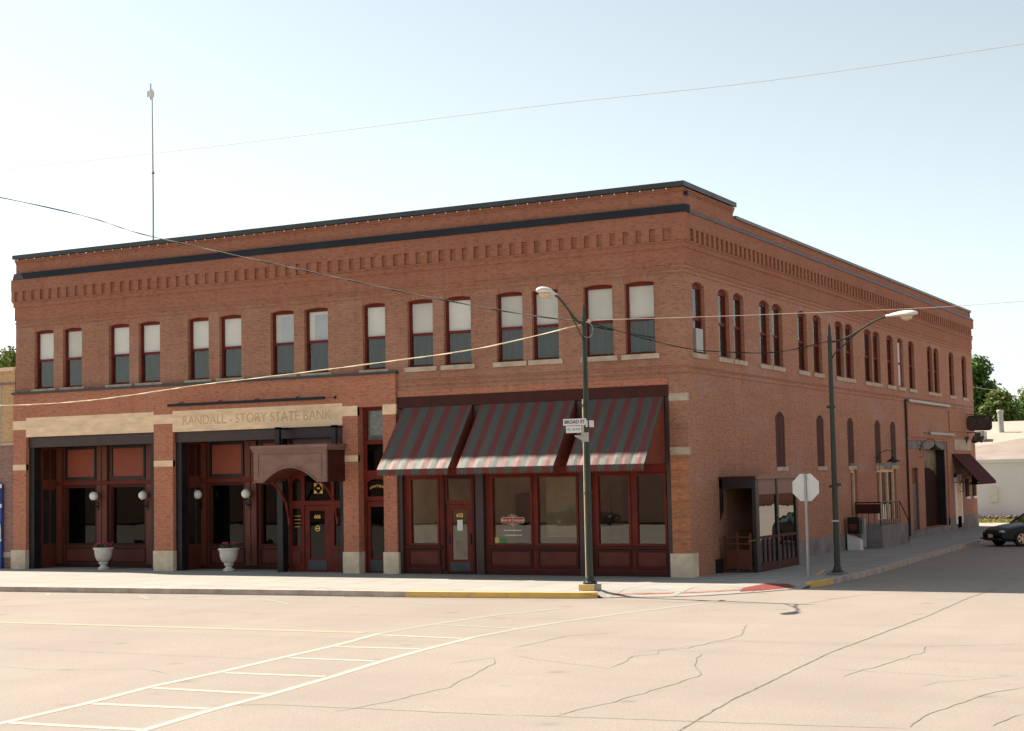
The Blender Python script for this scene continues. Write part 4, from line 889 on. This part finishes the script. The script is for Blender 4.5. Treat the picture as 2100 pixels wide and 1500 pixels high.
ft = MB().box(P1.x-.23,P1.x+.23,P1.y-.23,P1.y+.23,-.02,.17); ft.build('footing', M['kerb'], T, bevel=.01)
MB().box(P1.x-.225,P1.x+.225,P1.y-.236,P1.y-.232,.0,.165).build('yellow_paint', M['yellow'], T)
MB().tube([(P1.x-.09,P1.y-.03,.3),(P1.x-.09,P1.y-.03,2.6),(P1.x-.08,P1.y-.03,5.1)], .018, 6).build('conduit', M['stone'], T)
MB().ball((P1.x+.17,P1.y-.02,7.2), .06, 10, 8).tube([(P1.x,P1.y,7.15),(P1.x+.15,P1.y-.02,7.2)], .02, 5).build('insulator', M['lens'], T)
MB().tube([P1+Vector((.12+.16*math.sin(g),-.05,6.95+.2*math.cos(g))) for g in [k*.42 for k in range(11)]], .01, 5).build('cable_loop', M['galv'], T)
T = lamp_post(P2.x, P2.y, 0, 7.30, (1,-.05,0), 'green street lamp behind the stop sign on the side street', 1.72, .06)
MB().box(P2.x-.26,P2.x+.26,P2.y-.26,P2.y+.26,-.02,.07).build('footing', M['cement'], T, bevel=.01)
MB().box(P2.x+.07,P2.x+.2,P2.y-.04,P2.y+.04,2.6,2.68).build('bracket', M['pole'], T); MB().box(P2.x-.1,P2.x+.1,P2.y-.11,P2.y-.07,1.55,1.6).build('clamp', M['galv'], T)
# street name sign
T = thing('street_name_sign', 'white BROAD ST name blades clamped to the left street lamp', 'street sign', (P1.x-.4,P1.y-.14,4.4))
b1 = MB().box(P1.x-.62,P1.x+.06,P1.y-.15,P1.y-.142,4.40,4.58).build('name_blade', M['signback'], T); text('lettering', 'BROAD ST', M['black_letters'], .128, (P1.x-.28,P1.y-.153,4.49), (1,0,0), (0,0,1), b1, .001, bold=.0025)
b2 = MB().box(P1.x-.54,P1.x-.08,P1.y-.15,P1.y-.142,4.20,4.385).build('lower_blade', M['signback'], T)
o = MB()
for xx, l_ in ((-.5,.05),(-.43,.03),(-.34,.07),(-.25,.05),(-.18,.06)): o.box(P1.x+xx, P1.x+xx+l_, P1.y-.153, P1.y-.150, 4.26, 4.33)
o.build('worn_lettering', M['galv'], b2)
MB().box(P1.x+.05,P1.x+.058,P1.y-.15,P1.y+.35,4.35,4.53).build('cross_blade', M['signback'], T)
MB().prism([(P1.x-.08,P1.y-.16,4.12),(P1.x+.10,P1.y-.16,4.12),(P1.x+.10,P1.y-.16,3.96),(P1.x+.0,P1.y-.16,3.96),(P1.x-.28,P1.y-.16,4.10),(P1.x-.28,P1.y-.16,4.14)], (0,.04,0)).box(P1.x-.1,P1.x+.1,P1.y-.12,P1.y-.08,3.95,4.2).build('bracket', M['galv'], T)
# stop sign seen from behind
T = thing('stop_sign', 'blank grey back of an octagonal stop sign on a thin steel post', 'stop sign', (3.45,.2,0))
a8 = [(3.455+.42*math.cos(math.pi/8+k*math.pi/4), .2, 2.59+.42*math.sin(math.pi/8+k*math.pi/4)) for k in range(8)]
MB().prism(a8, (0,.008,0)).build('sign_plate', M['signback'], T)
MB().box(3.43,3.48,.155,.198,0,2.98).box(3.415,3.495,.185,.198,0,2.98).build('post', M['galv'], T)
MB().ball((3.455,.15,2.8), .014, 8, 6).ball((3.455,.15,2.35), .014, 8, 6).build('bolt', M['galv'], T)
# small yellow debris stick by the second lamp
T = MB().tube([(3.35,1.25,.02),(3.5,1.65,.16)], .018, 6).build('yellow_stake', M['yellow']); tag(T, 'short yellow stake leaning beside the side street lamp footing', 'stake')
# ------------------------------------------------------------------ overhead cables
def cable(pts, r, mat, lb, twist=False, group='overhead cables'):
    P = [Vector(p) for p in pts]; fine = []
    for i in range(len(P)-1):                         # Catmull-Rom through the points
        p0 = P[max(i-1, 0)]; p1 = P[i]; p2 = P[i+1]; p3 = P[min(i+2, len(P)-1)]; n = max(6, int((p2-p1).length/.45))
        for k in range(n):
            t = k/n; fine.append(.5*((2*p1)+(-p0+p2)*t+(2*p0-5*p1+4*p2-p3)*t*t+(-p0+3*p1-3*p2+p3)*t**3))
    fine.append(P[-1]); o = MB()
    if twist:
        L = 0; A = []; Bq = []
        for i, p in enumerate(fine):
            g = i*.9; off = Vector((0, math.cos(g), math.sin(g)))*r*1.1; A.append(p+off); Bq.append(p-off)
        o.tube(A, r, 5).tube(Bq, r, 5)
    else: o.tube(fine, r, 6)
    return tag(o.build('overhead_cable', mat), lb, 'cable', group)
cable([(-60,-5.3,9.4),(-40,-5.35,6.9),(-22.3,-5.35,5.76),(-13.15,-5.35,6.11),(-6.67,-5.35,6.46),(-3.8,-5.35,6.68),(P1.x,P1.y-.06,7.12)], .0085, M['wire_yel'], 'pale yellow twisted cable dipping left from the street lamp', True)
cable([(-36,-22,16),(-22.2,-5.6,12.72),(-15.82,-5.5,10.86),(-10.39,-5.4,9.42),(-5.98,-5.4,8.28),(-2.6,-5.38,7.5),(P1.x,P1.y-.05,7.2)], .011, M['wire_dark'], 'black twisted cable rising to the left from the street lamp', True)
cable([(P1.x,P1.y+.05,7.2),(.41,-1.9,6.68),(1.6,-1.2,6.50),(2.7,.3,6.52),(P2.x,P2.y,6.9)], .009, M['wire_dark'], 'sagging black cable between the two street lamps', True)
cable([(P1.x+.15,P1.y-.02,7.22),(4.5,-5.6,7.02),(10.62,-5.5,6.93),(22,-5.4,7.2),(40,-5.2,9)], .006, M['wire_pale'], 'thin pale cable running right from the street lamp')
cable([(-40,-15.2,12.2),(-12.39,-15,11.01),(2.15,-15,10.69),(12.44,-15,10.55),(40,-15.1,11.2)], .006, M['wire_pale'], 'thin pink line crossing high over the whole street')
cable([(-8,60,12.1),(-3,59,10.2),(0.5,58,10.1),(14,56,10.6)], .008, M['wire_pale'], 'faint line high behind the far end of the building'); cable([(-8,61,9.6),(-3,59.5,8.1),(.5,58.5,8.0),(14,56,8.4)], .008, M['wire_pale'], 'faint line before the trees behind the building')
# ------------------------------------------------------------------ left neighbour
Nb = thing('neighbour_building', 'low tan and mauve brick shop adjoining the left end', 'building', (-30,0,0))
mb = MB(); mb.box(-48,-27.04,.0,14,4.68,7.42); mb.build('upper_wall', M['brick_tan'], Nb)
mb = MB(); mb.box(-48,-27.04,-.02,14,0,4.64); mb.build('lower_wall', M['brick_mauve'], Nb)
MB().box(-48.1,-27.04,-.08,14.05,7.42,7.56).build('coping', M['stone'], Nb); MB().box(-48,-27.04,-.06,.0,4.62,4.70).build('ledge', M['sill'], Nb)
MB().box(-48,-27.04,-.03,0,6.9,6.98).build('brick_course', M['brick_mauve'], Nb); MB().box(-28.0,-27.75,-.012,0,4.7,7.1).build('side_strip', M['sill'], Nb)
sfm = MB().box(-34,-27.56,-.16,-.02,0,3.14).build('shopfront', M['blue'], Nb)
MB().box(-34,-27.54,-.17,-.16,3.02,3.16).box(-34,-27.54,-.17,-.16,2.28,2.42).box(-34,-27.56,-.17,-.16,1.02,1.12).build('white_band', M['white'], Nb)
MB().box(-33.9,-27.6,-.175,-.165,2.44,3.0).build('sign_panel', plain('sign_panel', (.10,.06,.14), .5, .8, 6.0, dark=(.01,.02,.06)), Nb)
MB().box(-33.9,-27.7,-.175,-.165,1.14,1.95).build('pane', M['glassd'], Nb)
mb = MB(); mb.tube([(-28.4,-.18,1.4)]+[(-28.0+.42*math.cos(g),-.18,1.5+.42*math.sin(g)) for g in [math.pi-k*math.pi/10 for k in range(11)]]+[(-27.58,-.18,1.14)], .02, 5); mb.build('arched_trim', M['white'], Nb)
MB().box(-27.56,-27.1,-.05,-.02,.42,.62).build('stone_course', M['sill'], Nb)
# ------------------------------------------------------------------ far white building behind
Wb = thing('white_building', 'long low white building with a pale tan roof beyond the side street', 'building', (0,62,0))
mb = MB(); mb.prism([(-30,62,-.3),(2,62,-.3),(2,62,3.50),(-30,62,3.50)], (0,22,0)); mb.build('wall', M['white_wall'], Wb)
MB().box(-30,2.05,61.9,62.02,3.36,3.58).build('wall_coping', M['white_wall'], Wb)
mb = MB(); n = 10
for k in range(n):
    y0, y1 = 61.95+26*k/n, 61.95+26*(k+1)/n; z0, z1 = 3.54+3.2*math.sin(math.pi/2*(k/n)), 3.54+3.2*math.sin(math.pi/2*((k+1)/n)); mb.face([(-30,y0,z0),(2,y0,z0),(2,y1,z1),(-30,y1,z1)], True)
mb.build('roof', M['pink_roof'], Wb)
mb = MB()
for k in range(4):
    y0, y1 = 61.95+26*k/n, 61.95+26*(k+1)/n; z0, z1 = 3.56+3.2*math.sin(math.pi/2*(k/n)), 3.56+3.2*math.sin(math.pi/2*((k+1)/n)); xa, xb = -6.9+.45*k*k, -6.9+.45*(k+1)**2; mb.face([(xa,y0,z0),(1.95,y0,z0),(1.95,y1,z1),(xb,y1,z1)])
mb.build('gravelled_roof_area', M['gravel'], Wb)
MB().tube([(-4.6,73.5,4.9),(-4.65,73.5,7.15)], .20, 10).lathe([(.22,0),(.26,.04),(.26,.16),(.22,.2)], (-4.65,73.5,7.0), 10).build('roof_vent', M['galv'], Wb)
mb = MB().box(-6.35,-5.0,69,70.2,4.6,5.6); u = mb.build('roof_unit', M['galv'], Wb); MB().box(-5.95,-5.2,68.98,69,4.75,5.5).build('grille', M['steel'], u)
MB().box(-3.35,-2.9,61.86,61.98,.8,1.8).build('meter_box', M['white'], Wb)
mb = MB(); rnd2 = random.Random(5)
for k in range(260):
    cx, cy, s_ = rnd2.uniform(-6,3), rnd2.uniform(60.9,61.8), rnd2.uniform(.05,.13); mb.ball((cx,cy,-.3+rnd2.uniform(0,.22)), s_, 6, 4, (1.3,1,.7))
tag(mb.build('rubble_bank', M['rubble']), 'loose brown rubble heaped along the white wall', kind='stuff')
gr = MB()
for k in range(9000):
    cx, cy = rnd2.uniform(-8,6), rnd2.uniform(48.2,60.5); h = rnd2.uniform(.05,.16); g = rnd2.uniform(0,3.14); dx, dy = .03*math.cos(g), .03*math.sin(g); gr.face([(cx-dx,cy-dy,-.3),(cx+dx,cy+dy,-.3),(cx+.03,cy+.02,-.3+h)])
tag(gr.build('grass', plain('grass_blades', (.34,.31,.09), .9, .4, .8)), 'sparse sunlit grass before the white building', kind='stuff')
# trees
def leafmat(nm, a, b):
    m, t, bb = newmat(nm); c = ramp(t, noise(t, pos(t), .55, 4, .7), .35, .68, a, b)
    oi = noise(t, pos(t), 6, 2); c = mixc(t, ramp(t, oi, .4, .7, (0,0,0), (.5,)*3), c, tuple(x*1.7 for x in b))
    t.links.new(c, bb.inputs['Base Color']); bb.inputs['Roughness'].default_value = .6; bb.inputs['Specular IOR Level'].default_value = .2
    out = t.nodes['Material Output']; tl = N(t, 'ShaderNodeBsdfTranslucent'); t.links.new(c, tl.inputs[0]); mx = N(t, 'ShaderNodeMixShader'); mx.inputs[0].default_value = .25
    t.links.new(bb.outputs[0], mx.inputs[1]); t.links.new(tl.outputs[0], mx.inputs[2]); t.links.new(mx.outputs[0], out.inputs[0]); return m
LM = leafmat('tree_leaves', (.03,.065,.014), (.10,.17,.03))
LM2 = leafmat('sparse_leaves', (.045,.075,.016), (.14,.18,.035))
def tree(x, y, z, h, rad, seed, lb, n=9000, ls=.22, mat=None, low=.25, dens=1.0, group='trees behind the block', clumps=26):
    rr = random.Random(seed); T = thing('tree', lb, 'tree', (x,y,z), group)
    tb = MB(); tb.tube([(x,y,z),(x+.1,y,z+h*.3),(x-.1,y+.1,z+h*.6),(x,y,z+h*.85)], [h*.03,h*.022,h*.012,h*.004], 8)
    cl = []
    for k in range(clumps):
        zz = low+(1-low)*rr.random()**.8; wz = math.sin(math.pi*min(1, (zz-low)/(1-low)*.82+.16)); g = rr.uniform(0, 6.28); q = rad*wz*rr.uniform(.35,.95)
        c = Vector((x+q*math.cos(g), y+q*math.sin(g), z+h*zz*.93)); cl.append((c, rad*rr.uniform(.20,.38)))
        s0 = Vector((x, y, z+h*max(.2, zz*.93-.22))); tb.tube([s0, s0.lerp(c, .5)+Vector((0,0,.15)), c], [h*.009,h*.006,h*.002], 5)
    tb.build('trunk', M['bark'], T); lf = MB()
    for k in range(n):
        c, r_ = cl[rr.randrange(len(cl))]; d = Vector((rr.gauss(0,1), rr.gauss(0,1), rr.gauss(0,1))).normalized()*r_*rr.uniform(.45,1.08); d.z *= .8
        p = c+d; s_ = ls*rr.uniform(.6,1.3); nn = (d.normalized()+Vector((rr.uniform(-1,1), rr.uniform(-1,1), rr.uniform(-.3,1.2)))).normalized(); a = nn.orthogonal().normalized(); a.rotate(Matrix.Rotation(rr.uniform(0,3.1), 3, nn)); b = nn.cross(a)
        lf.face([p-a*s_, p+b*s_*.55, p+a*s_, p-b*s_*.55])
    lf.build('crown', mat or LM, T); return T
tree(-11.3, 97, -.3, 13.0, 4.6, 11, 'tall dense green tree just right of the building end', 24000, .20, LM, .12, clumps=55)
tree(-8.3, 93, -.3, 10.0, 3.6, 12, 'lower bright green bush tree in front of the tall tree', 13000, .18, LM2, .1, clumps=40)
tree(-6.6, 99, -.3, 10.8, 3.0, 13, 'thin tree with gaps of sky near the right edge', 3600, .17, LM2, .3, clumps=26)
tree(-2.8, 96, -.3, 8.6, 3.4, 14, 'dark tree touching the right edge above the white roof', 8000, .2, LM, .05, clumps=30)
tree(-8.0, 104, -.3, 9.5, 5.5, 15, 'dark background tree filling in behind the roof vent', 8000, .22, LM, .05, clumps=30)
tree(-50.2, 22, 0, 11.3, 2.0, 16, 'wispy tree top above the low shop at the left edge', 2600, .12, LM2, .35, clumps=20)
tree(-52.0, 24, 0, 11.9, 1.8, 17, 'second leafy tree top at the far left edge', 2600, .13, LM2, .35, clumps=20)
# ------------------------------------------------------------------ across both streets (seen in the glass)
def block(x0, x1, y0, y1, h, mat, lb, face):
    T = thing('brick_building', lb, 'building', ((x0+x1)/2,(y0+y1)/2,0), 'buildings across the streets')
    MB().box(x0,x1,y0,y1,-.1,h).build('wall', M[mat], T); MB().box(x0-.1,x1+.1,y0-.1,y1+.1,h,h+.25).build('coping', M['coping'], T)
    return T
block(-130,-22,-66,-53,6,'brick_mauve','dark brick block across the main street, far left','n'); block(-21,-4,-66,-53,5.5,'brick_old','low old brick block across the main street','n'); block(26,60,-68,-54,6,'brick_mauve','dark brick block across the main street, far right','n')
block(25,40,6,48,7,'brick_old','low brick block across the side street','w'); block(16,60,104,118,8,'brick_new','orange brick block at the far end of the side street lot','w')
for i, (tx_, ty_) in enumerate(((0,-58),(8,-60),(16,-57),(23,-62))): tree(tx_, ty_, -.2, 7+i % 2*1.5, 3.6, 30+i, ['broad tree across the main street','tall tree across the main street','dark tree behind the photographer','shade tree past the crossing'][i], 2600, .4, LM, .2, group='trees across the main street')
# ------------------------------------------------------------------ parked car
def car():
    T = thing('parked_car', 'dark green saloon car nosing in at the right edge', 'car', (0,0,0))
    paint = plain('dark_green_paint', (.008,.016,.015), .5, .1, 2.0, spec=.25, coat=.12)
    # body: lofted sections along the length (x: nose at 0, tail at 4.6), half widths
    sec = [(0.0,.60,.32,.50,.54),(.08,.74,.24,.60,.66),(.35,.82,.20,.70,.76),(.8,.85,.18,.78,.84),(1.35,.86,.18,.85,.92),(2.2,.87,.18,.88,.95),(3.3,.87,.18,.90,.97),(4.0,.85,.20,.90,.97),(4.45,.80,.26,.86,.92),(4.6,.70,.36,.78,.82)]
    bd = MB(); rings = []
    for x, hw, zb, zs, zt in sec:
        rings.append([(x,-hw*.92,zb),(x,-hw,zb+.12),(x,-hw,zs-.14),(x,-hw*.965,zs),(x,-hw*.80,zt-.015),(x,0,zt+.02),(x,hw*.80,zt-.015),(x,hw*.965,zs),(x,hw,zs-.14),(x,hw,zb+.12),(x,hw*.92,zb)])
    for i in range(len(rings)-1):
        for k in range(11):
            j = (k+1) % 11; bd.face([rings[i][k], rings[i][j], rings[i+1][j], rings[i+1][k]], True)
    bd.face(rings[0]); bd.face(rings[-1][::-1])
    # one merged shell so shading is smooth
    me_b = bd
    cb_ = MB(); low = [(1.40,.80,.90),(2.2,.84,.93),(3.4,.84,.95),(4.05,.78,.95)]; top = [(2.10,.58,1.35),(2.45,.62,1.40),(3.0,.62,1.40),(3.45,.56,1.34)]
    for s_ in (-1, 1):
        for i in range(3): cb_.face([(low[i][0],s_*low[i][1],low[i][2]),(low[i+1][0],s_*low[i+1][1],low[i+1][2]),(top[i+1][0],s_*top[i+1][1],top[i+1][2]),(top[i][0],s_*top[i][1],top[i][2])])
    cb_.face([(low[0][0],-low[0][1],.9),(low[0][0],low[0][1],.9),(top[0][0],top[0][1],1.35),(top[0][0],-top[0][1],1.35)]); cb_.face([(low[3][0],-low[3][1],.95),(low[3][0],low[3][1],.95),(top[3][0],top[3][1],1.34),(top[3][0],-top[3][1],1.34)])
    rf = MB()
    for i in range(3): rf.face([(top[i][0],-top[i][1],top[i][2]+.005),(top[i+1][0],-top[i+1][1],top[i+1][2]+.005),(top[i+1][0],top[i+1][1],top[i+1][2]+.005),(top[i][0],top[i][1],top[i][2]+.005)], True)
    for s_ in (-1, 1):
        for a, b in ((low[0], top[0]), ((2.75,.845,.94),(2.75,.625,1.41)), (low[3], top[3])): rf.tube([(a[0],s_*a[1],a[2]),(b[0],s_*b[1],b[2])], .035, 6)
        rf.tube([(t_[0],s_*t_[1],t_[2]) for t_ in top], .035, 6)
    arch = [(1.0,.0),]
    parts = [(bd,'body',paint),(cb_,'windows',glass('car_glass',(.30,.36,.30),.02)),(rf,'roof',paint)]
    hl = MB(); hl.ball((.16,.60,.60), 1, 12, 8, (.13,.17,.06)); parts.append((hl,'headlight',M['lens2'])); hl = MB(); hl.ball((.16,-.60,.60), 1, 12, 8, (.13,.17,.06)); parts.append((hl,'headlight',M['lens2']))
    parts.append((MB().box(-.03,.03,-.16,.16,.36,.50),'number_plate',M['signback'])); parts.append((MB().box(-.012,.05,-.3,.3,.53,.58),'grille',M['steel'])); parts.append((MB().box(-.06,.10,-.70,.70,.28,.34),'bumper_lip',M['steel']))
    for s_ in (-1, 1): parts.append((MB().ball((1.75,s_*.95,.98), 1, 10, 6, (.07,.09,.06)),'mirror',paint))
    for s_ in (-1, 1):
        parts.append((MB().box(2.02,2.04,s_*.872,s_*.876,.30,.86).box(3.05,3.07,s_*.872,s_*.876,.30,.86),'door_seam',M['steel']))
        parts.append((MB().box(1.1,4.2,s_*.865,s_*.89,.50,.54),'side_moulding',M['steel']))
    ang = math.radians(CAR_ANG); c, s = math.cos(ang), math.sin(ang)
    base = Vector(CAR_POS)
    def tf(v): return (base.x+v[0]*c-v[1]*s, base.y+v[0]*s+v[1]*c, base.z+v[2])
    for mb, nm, mt in parts:
        mb.v = [tf(v) for v in mb.v]; o = mb.build(nm, mt, T)
        if nm == 'body': o.data.validate()
    for wx in (.88, 3.62):
        for s_ in (-1, 1):
            wc = (wx, s_*.80, .315); tm = MB(); ax = (0, s_, 0)
            tm.lathe([(.20,.10),(.30,.10),(.315,.06),(.315,-.08),(.29,-.1)], wc, 22, ax); tm.v = [tf(v) for v in tm.v]
            w_ = MB(); w_.lathe([(.34,.075),(.36,.075),(.36,.02),(.34,.02)], (0,0,0), 20, ax)
            to = tm.build('tyre', M['rubber'], T)
            rm_ = MB(); rm_.lathe([(.0,.085),(.05,.09),(.055,.06)], wc, 12, ax); rm_.lathe([(.185,.105),(.205,.10),(.20,.03)], wc, 22, ax)
            for k in range(5):
                g = 2*math.pi*k/5; d1 = Vector((math.cos(g), 0, math.sin(g))); d2 = Vector((-math.sin(g), 0, math.cos(g))); cc = Vector(wc)+Vector((0, s_*.06, 0))
                rm_.prism([cc+d1*.04+d2*.03, cc+d1*.20+d2*.045, cc+d1*.20-d2*.045, cc+d1*.04-d2*.03], (0, s_*.03, 0))
            rm_.v = [tf(v) for v in rm_.v]; rm_.build('rim', M['alloy'], to)
            dk = MB(); dk.lathe([(0,.02),(.20,.02)], wc, 16, ax); dk.lathe([(0,-.02),(.36,-.02)], (wc[0], s_*.855, wc[2]), 20, ax); dk.v = [tf(v) for v in dk.v]; dk.build('wheel_well', M['rubber'], to)
    return T
M['lens2'] = plain('headlight_glass', (.55,.55,.52), .1, .1, 8.0, coat=1); M['alloy'] = plain('alloy', (.62,.56,.46), .35, .1, 5.0, metal=.5)
CAR_ANG, CAR_POS = 42, (4.25, 22.4, -.15)
car0 = car()
for i, (px_, py_, an) in enumerate(((-14,-48,180),(-6.5,-48.3,180),(4,-48.2,178),(12.5,-48,180),(-24,-48,180),(-40,-48,180))):  # unseen copies added across the street to vary the shop-glass reflections
    c = car0.copy(); COL.objects.link(c); c['label'] = ['first','second','third','fourth','fifth','sixth'][i]+' unseen dark saloon added along the opposite kerb to break up window reflections'; c['group'] = 'cars added across the main street for the reflections'
    rot = Matrix.Translation((px_, py_, -.15)) @ Matrix.Rotation(R(an-CAR_ANG), 4, 'Z') @ Matrix.Translation(-Vector(CAR_POS)); c.matrix_basis = rot
    for ch in list(car0.children):
        q = ch.copy(); COL.objects.link(q); q.parent = c
        for g in ch.children: h = g.copy(); COL.objects.link(h); h.parent = q
